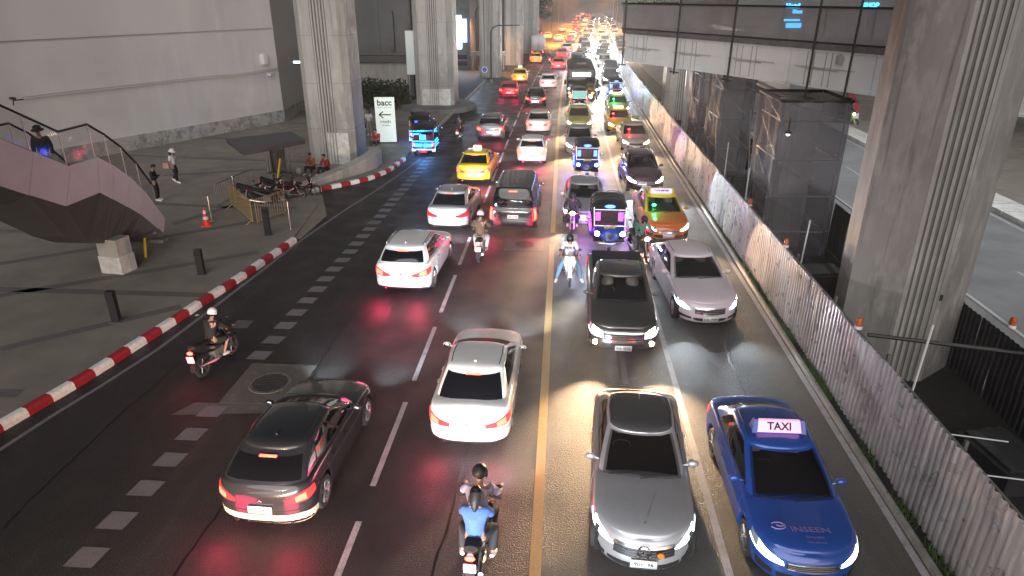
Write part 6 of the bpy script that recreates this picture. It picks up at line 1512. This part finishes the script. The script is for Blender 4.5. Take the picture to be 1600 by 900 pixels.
roof_sign(tx, 0, -.35, 1.455, .44, None, creamf, h=.16)
roof_sign(tx2, 0, -.35, 1.455, .44, None, creamf, h=.16)
roof_sign(ot, 0, -.05, 1.455, .85, 'TAXI-METER', mat('sign_violet', (.6,.5,.7), .4, emit=(.8,.6,1.), es=.9), h=.13, tsz=.11, ends=PC['yellow'])
roof_sign(lx, 0, -.1, 1.455, .7, 'TAXI', creamf, h=.13, tsz=.11)
roof_sign(gx_, 0, -.1, 1.455, .7, 'TAXI', creamf, h=.13, tsz=.11)
def vacancy(t, x, m, p, c):
    mb = MB(); mb.ell((x,.93,1.20), (.075,.04,.05), 12, 8); o = ob('vacancy_light', mb.mesh('vl', M[m]), t); lamp(o, 'POINT', (x,1.08,1.30), p, c, size=.05, name='vacancy_glow')
vacancy(ot, .42, 'g_green', 20, (.02,1,.2)); vacancy(kx, .35, 'g_red', 25, (1,.02,.03)); vacancy(lx, .45, 'g_red', 4, (1,.02,.03)); vacancy(gx_, .35, 'g_green', 55, (.02,1,.2))
# yellow roof on the orange taxi, blue script on the blue bonnet, star badge
for o in ot.children:
    if o.name.startswith('cabin') or o.name.startswith('door'): o.material_slots[0].material = PC['yellow']
violet = mat('decal_violet', (.30,.22,.55), .4)
for tx_, sz, x, y, b in (('INSEEN', .20, -.05, 1.78, .003), ('GALLERY', .075, -.08, 1.93, 0), ('TAXI SERVICE', .05, -.08, 2.03, 0)):
    ob('bonnet_lettering', text_mesh(tx_, sz, .001, violet, bold=b), bt, (x, y, hint(TYPES['sedan']['top'], y)+.0995+.004*0), rot=(R(-9.5), 0, pi))
mb = MB()
cz = lambda y: hint(TYPES['sedan']['top'], y)+.098
mb.tube([(.46+.12*cos(a)*1., 1.72+.07*sin(a), cz(1.72+.07*sin(a))) for a in [R(20)+R(300)*k/14 for k in range(15)]], .012, 4); mb.tube([(.42+.06*cos(a), 1.70+.035*sin(a), cz(1.70)) for a in [R(0)+R(250)*k/8 for k in range(9)]], .012, 4)
ob('bonnet_emblem', mb.mesh('emblem', violet), bt)
mb = MB(); yy = TYPES['merc']['L']/2; c_ = car_parts('merc')[1]['c']; q = c_.pt(c_.a('F', 0), .67, 1, False)
Mx = Matrix.Translation(q+Vector((0,.045,.01))) @ Matrix.Rotation(-pi/2+.1,4,'X')
mb.lathe([(.105,-.01),(.125,0),(.105,.012),(.100,0)], 28, Mx)
for k in range(3): a = pi/2+k*2*pi/3+pi; mb.tube([Mx @ Vector((0,0,.012)), Mx @ Vector((cos(a)*.11,sin(a)*.11,.0))], [.017,.006], 6)
ob('star_emblem', mb.mesh('star', M['chrome']), mc)
mb = MB(); mb.lathe([(.001,0),(.018,0),(.012,.05),(.001,.055)], 8, Matrix.Translation((0,1.98,hint(TYPES['merc']['top'],1.98)+.085))); ob('bonnet_mascot', mb.mesh('m', M['chrome']), mc)
mb = MB(); mb.lathe([(.001,0),(.06,0),(.055,.02),(.001,.02)], 12, Matrix.Translation(q+Vector((-.27,.035,.0))) @ Matrix.Rotation(-pi/2,4,'X')); ob('grille_garland', mb.mesh('g', PC['orange']), mc)
mb = MB(); rf_ = car_parts('merc')[1]['c'].roof
sk_ = [[p+Vector((0,0,.004)) for p in r[2:-2]] for r in rf_[6:28]]; mb.grid(sk_); ob('glass_roof', mb.mesh('gr', mat('glass_roof', (.06,.06,.065), .15, coat=.6), ang=50), mc)

# --- tuk-tuks
tuktuk((1.92,25.6), pi, 'purple lit tuk-tuk with black vinyl roof just behind the pickup', PC['tuk'], 'g_purple', plate='ฟก 8827', hp=600, hcol=(.75,.88,1))
tuktuk((1.42,36.8), pi, 'blue and violet lit tuk-tuk between two silver cars', PC['navy'], 'g_blue', hp=420, hcol=(.3,.5,1), plate='ฟข 1192')
tuktuk((1.45,59.9), pi, 'dark tuk-tuk with pale green windscreen right in front of the bus', M['blackpl'], 'tail', hp=300, hcol=(1,.8,.6), teal=True, marquee='matt', lit=False)
tuktuk((4.95,66.2), pi, 'tuk-tuk with blue roof sign behind the green lit taxi', PC['maroon'], 'g_blue', hp=500, hcol=(.6,.8,1))
tuktuk((-8.30,41.9), 0, 'cyan lit tuk-tuk parked beyond the striped kerb, seen from behind', PC['tuk'], 'g_cyan', facing=False, marquee='g_cyan')
tuktuk((-9.3,45.2), R(6), 'second blue tuk-tuk parked just ahead, left of the cyan lit one', PC['navy'], 'g_blue', facing=False, marquee='g_blue')

# --- motorbikes and riders
def rider(x, y, rz, label, top, legs, z=0., back=0., pose='ride', **k):
    d = Vector((-sin(rz), cos(rz))); return person(pose, (x-d.x*back, y-d.y*back), rz, label, top, legs, z=z, **k)
cl = {n: cloth(c) for n, c in dict(lav=(.42,.38,.52), bluet=(.06,.13,.36), blackc=(.015,.015,.017), whitec=(.68,.66,.66), brown=(.14,.09,.055), redc=(.28,.015,.02), greenc=(.10,.27,.20), jeans=(.18,.34,.44), dark=(.025,.025,.03), khaki=(.3,.26,.2), vest=(.32,.10,.04)).items()}
b1 = R(-2)
motorbike((-1.22,8.97), b1, 'motorcycle with red tail lamp at the bottom centre carrying two people', M['blackpl'], plate='2กค 418', hp=900)
rider(-1.22,9.05,b1,'person in lavender shirt and black helmet steering the nearest motorcycle', cl['lav'], cl['dark'], back=-.10, helmet=M['blackpl'], hands=True, shoes=cl['khaki'], z=-.10, scale=1.08)
rider(-1.20,9.05,b1,'person in blue tee shirt with dark hair riding pillion, seen from behind', cl['bluet'], cl['dark'], back=.36, pose='pillion', longhair=True, hands=True, shoes=M['white'], scale=1.06, z=-.10)
b2 = R(-9)
motorbike((-8.85,15.1), b2, 'dark scooter with red tail lamp riding alone by the striped kerb', PC['darkgrey'], lean=R(-6))
rider(-8.85,15.1,b2,'person in black with white helmet riding alone near the striped kerb', cl['blackc'], cl['dark'], helmet=M['white'], shorts=True, scale=.95, z=.02, sleeve=1.2, hands=True)
b3 = R(0)
motorbike((-2.86,23.6), b3, 'white scooter with red tail lamp between the crossover and the black van', PC['white'])
rider(-2.86,23.6,b3,'person in brown jacket and pale helmet on the white scooter, seen from behind', cl['brown'], cl['whitec'], helmet=PC['pearl'], sleeve=1.2, scale=1.1, z=-.06)
b4 = pi+R(2)
motorbike((.40,21.6), b4, 'white motorcycle facing the camera left of the dark pickup', PC['white'], lit_front=True, hp=160, front_col=(1,.85,.6), lit_rear=False)
r4 = rider(.40,21.6,b4,'person in white HOLA tee shirt and pale jeans with one foot down, facing the camera', cl['whitec'], M['denim'], pose='footdown', helmet=M['blackpl'], hands=True)
ob('shirt_print', text_mesh('HOLA', .13, .003, M['ink'], bold=.006), r4, (0,.095,1.20), rot=(pi/2-.35,0,pi))
mb = MB(); mb.box(-.28,.28,-.75,-.45,1.0,1.4); mb.box(-.24,.24,-.70,-.50,1.4,1.43); tag(ob('delivery_box', mb.mesh('box', M['conc_lt'], smooth=False), None, (.40,21.6,0), rz=b4), 'pale grey delivery box behind the rider in the white HOLA shirt', 'box')
b5 = pi
motorbike((.55,26.9), b5, 'dark motorcycle with glaring headlight behind the rider in the white shirt', M['blackpl'], lit_front=True, hp=260, lit_rear=False)
rider(.55,26.9,b5,'person in dark clothes and helmet behind the glaring motorcycle headlight', cl['dark'], cl['dark'], helmet=M['blackpl'], sleeve=1.2)
b6 = pi+R(22)
motorbike((3.05,23.9), b6, 'dark motorcycle with warm headlight squeezed between tuk-tuk and orange taxi', M['blackpl'], lit_front=True, hp=220, front_col=(1,.8,.55), lit_rear=False)
rider(3.05,23.9,b6,'person in green jacket riding between the tuk-tuk and the orange taxi', cl['greenc'], cl['dark'], helmet=M['blackpl'], sleeve=1.2)
motorbike((-6.85,45.7), 0, 'small dark motorcycle alone in the left lane near the grey crossover', M['blackpl'], lit_rear=False)
rider(-6.85,45.7,0,'person in dark grey riding alone right of the cyan tuk-tuk', cl['dark'], cl['dark'], helmet=M['blackpl'], sleeve=1.2)
for x, y, lb in ((-1.9,101,'left of the two red cars'),(-6.3,106,'by the left kerb near the small yellow taxi')):
    motorbike((x,y), 0, 'distant motorcycle with red lamp ' + lb, PC['red'] if x > -3 else M['blackpl']); rider(x,y,0,'distant person on a motorcycle ' + lb, cl['dark'], cl['dark'], helmet=M['white'])
# riders filtering through the far queue
for x, y, lb in ((3.2,66,'beside the blue lit tuk-tuk in the far queue'),(3.1,78,'between the far black cars')):
    motorbike((x,y), pi, 'small motorcycle with white headlight '+lb, M['blackpl'], lit_front=True, hp=1900, lit_rear=False); rider(x,y,pi,'person on a small motorcycle '+lb, cl['dark'], cl['dark'], helmet=M['blackpl'])
# parked motorbikes by the shelter
for i, (x, y, a, c, lb) in enumerate(((-14.2,29.9,100,'blackpl','leftmost of the motorcycles parked by the black canopy'),(-13.4,29.5,80,'blackpl','parked black motorcycle just right of the leftmost one'),(-12.9,30.4,65,'red','red parked motorcycle in front of the canopy bench'),(-12.3,30.9,50,'red','rightmost red parked motorcycle at the start of the second striped kerb'),(-13.6,31.0,110,'blackpl','dark parked motorcycle closest to the canopy posts'))):
    motorbike((x,y), -R(a), lb, PC['maroon'] if c == 'red' else M['blackpl'], lit_rear=False, lean=R(6), group='motorcycles parked by the canopy')
    bpy.context.scene.objects[-1] if 0 else None
motorbike((21.3,53.2), pi+R(40), 'green and yellow motorcycle on the opposite road near the red barriers', mat('lime', (.2,.4,.03), .4), lit_front=True, lit_rear=False, hp=60, front_col=(1,.9,.3))
rider(21.3,53.2,pi+R(40),'person in black riding the green motorcycle on the opposite road', cl['blackc'], cl['blackc'], helmet=M['blackpl'], sleeve=1.2)

# --- people on foot
person('stand', (-16.0,19.9), R(200), 'person in long black coat with hat standing on the stair landing', cl['blackc'], cl['blackc'], z=3.5, hat=M['matt'], sleeve=1.2, scale=1.04)
mb = MB(); mb.lathe([(.20,.55),(.24,.9),(.17,1.15)], 14); tag(ob('coat_skirt', mb.mesh('coat', cl['blackc'], ang=0), bpy.data.objects['person'] if 0 else None, (-16.75,20.9,3.0)), 'dark hem of the coat on the stair landing', 'coat') if 0 else None
tag(ob('carrier_bag', MB().add([(-.2,-.08,0),(.2,-.08,0),(.24,-.1,.4),(-.24,-.1,.4),(-.2,.08,0),(.2,.08,0),(.24,.1,.4),(-.24,.1,.4)], [(0,1,2,3),(7,6,5,4),(0,3,7,4),(1,5,6,2),(0,4,5,1)]).mesh('bag', M['matt'], smooth=False), None, (-15.6,20.0,3.5)), 'black carrier bag held by the person on the stair', 'bag')
person('phone', (-18.75,29.55), R(-75), 'person in black looking at a phone near the foot of the stair', cl['blackc'], cl['blackc'], z=.13, sleeve=1.2, hands=True)
person('walk', (-19.6,32.8), R(-100), 'person in white top and white hat walking past the museum wall', cl['whitec'], cl['blackc'], z=.13, hat=M['white'], longhair=True, shorts=False, hands=True)
tag(ob('shoulder_bag', MB().add([(-.16,-.05,0),(.16,-.05,0),(.14,-.04,.26),(-.14,-.04,.26),(-.16,.05,0),(.16,.05,0),(.14,.04,.26),(-.14,.04,.26)], [(3,2,1,0),(4,5,6,7),(3,7,6,2),(0,4,7,3),(1,2,6,5),(0,1,5,4)]).mesh('bag', mat('pink_bag', (.5,.25,.25), .6), smooth=False), None, (-19.85,32.55,.95)), 'pink shoulder bag on the person in the white hat', 'bag')
person('sit', (-13.35,35.3), R(170), 'person in orange vest sitting at the pillar foot', cl['vest'], cl['dark'], z=.13, sleeve=1.2)
person('sit', (-12.5,35.1), R(150), 'person in dark red jacket and white mask sitting at the pillar foot', cl['redc'], cl['dark'], z=.13, sleeve=1.2)
person('sit', (-10.75,39.2), R(165), 'person in red tee shirt sitting on the end of the low curved wall', cl['redc'], cl['dark'], z=.75)
person('stand', (-13.1,46.2), R(180), 'person in white vest top and long skirt standing left of the bacc sign', cl['whitec'], cl['khaki'], z=.13, longhair=True)
person('stand', (-14.0,48), R(60), 'person in pale yellow half hidden at the edge of the first pillar', cloth((.6,.5,.25)), cl['dark'], z=.13)
person('stand', (-9.9,45.3), R(20), 'dark dressed person standing between the bacc sign and the tuk-tuks', cl['blackc'], cl['blackc'], z=.13)
for (x, y, s_, m_, lb) in ((-11.7,35.7,.35,'khaki','bundled tan backpack leaning beside the person in dark red'),(-14.0,35.0,.3,'whitec','white plastic bag on the ground beside the person in the orange vest'),(-12.3,33.9,.25,'whitec','small pale parcel on the paving by the low wall')):
    mb = MB(); mb.ell((0,0,s_*.6), (s_*.5,s_*.35,s_*.65), 10, 7); tag(ob('bag', mb.mesh('bag', cl[m_]), None, (x,y,.13)), lb, 'bag')
# face of a small toy on the limousine dashboard left out

# ------------------------------------------------------------------ thin mist added to stand in for lens bloom round far lamps
hz = bpy.data.materials.new('glow_haze'); hz.use_nodes = True; n_ = hz.node_tree; n_.nodes.clear()
o_ = n_.nodes.new('ShaderNodeOutputMaterial'); v_ = n_.nodes.new('ShaderNodeVolumePrincipled'); v_.inputs['Density'].default_value = .00042; v_.inputs['Color'].default_value = (.9,.9,.92,1); v_.inputs['Anisotropy'].default_value = .7
n_.links.new(v_.outputs[0], o_.inputs['Volume'])
tag(ob('glow_haze', MB().box(-704,704,-64,1504,-1.2,58).mesh('glow_haze', hz, smooth=False)), kind='stuff')
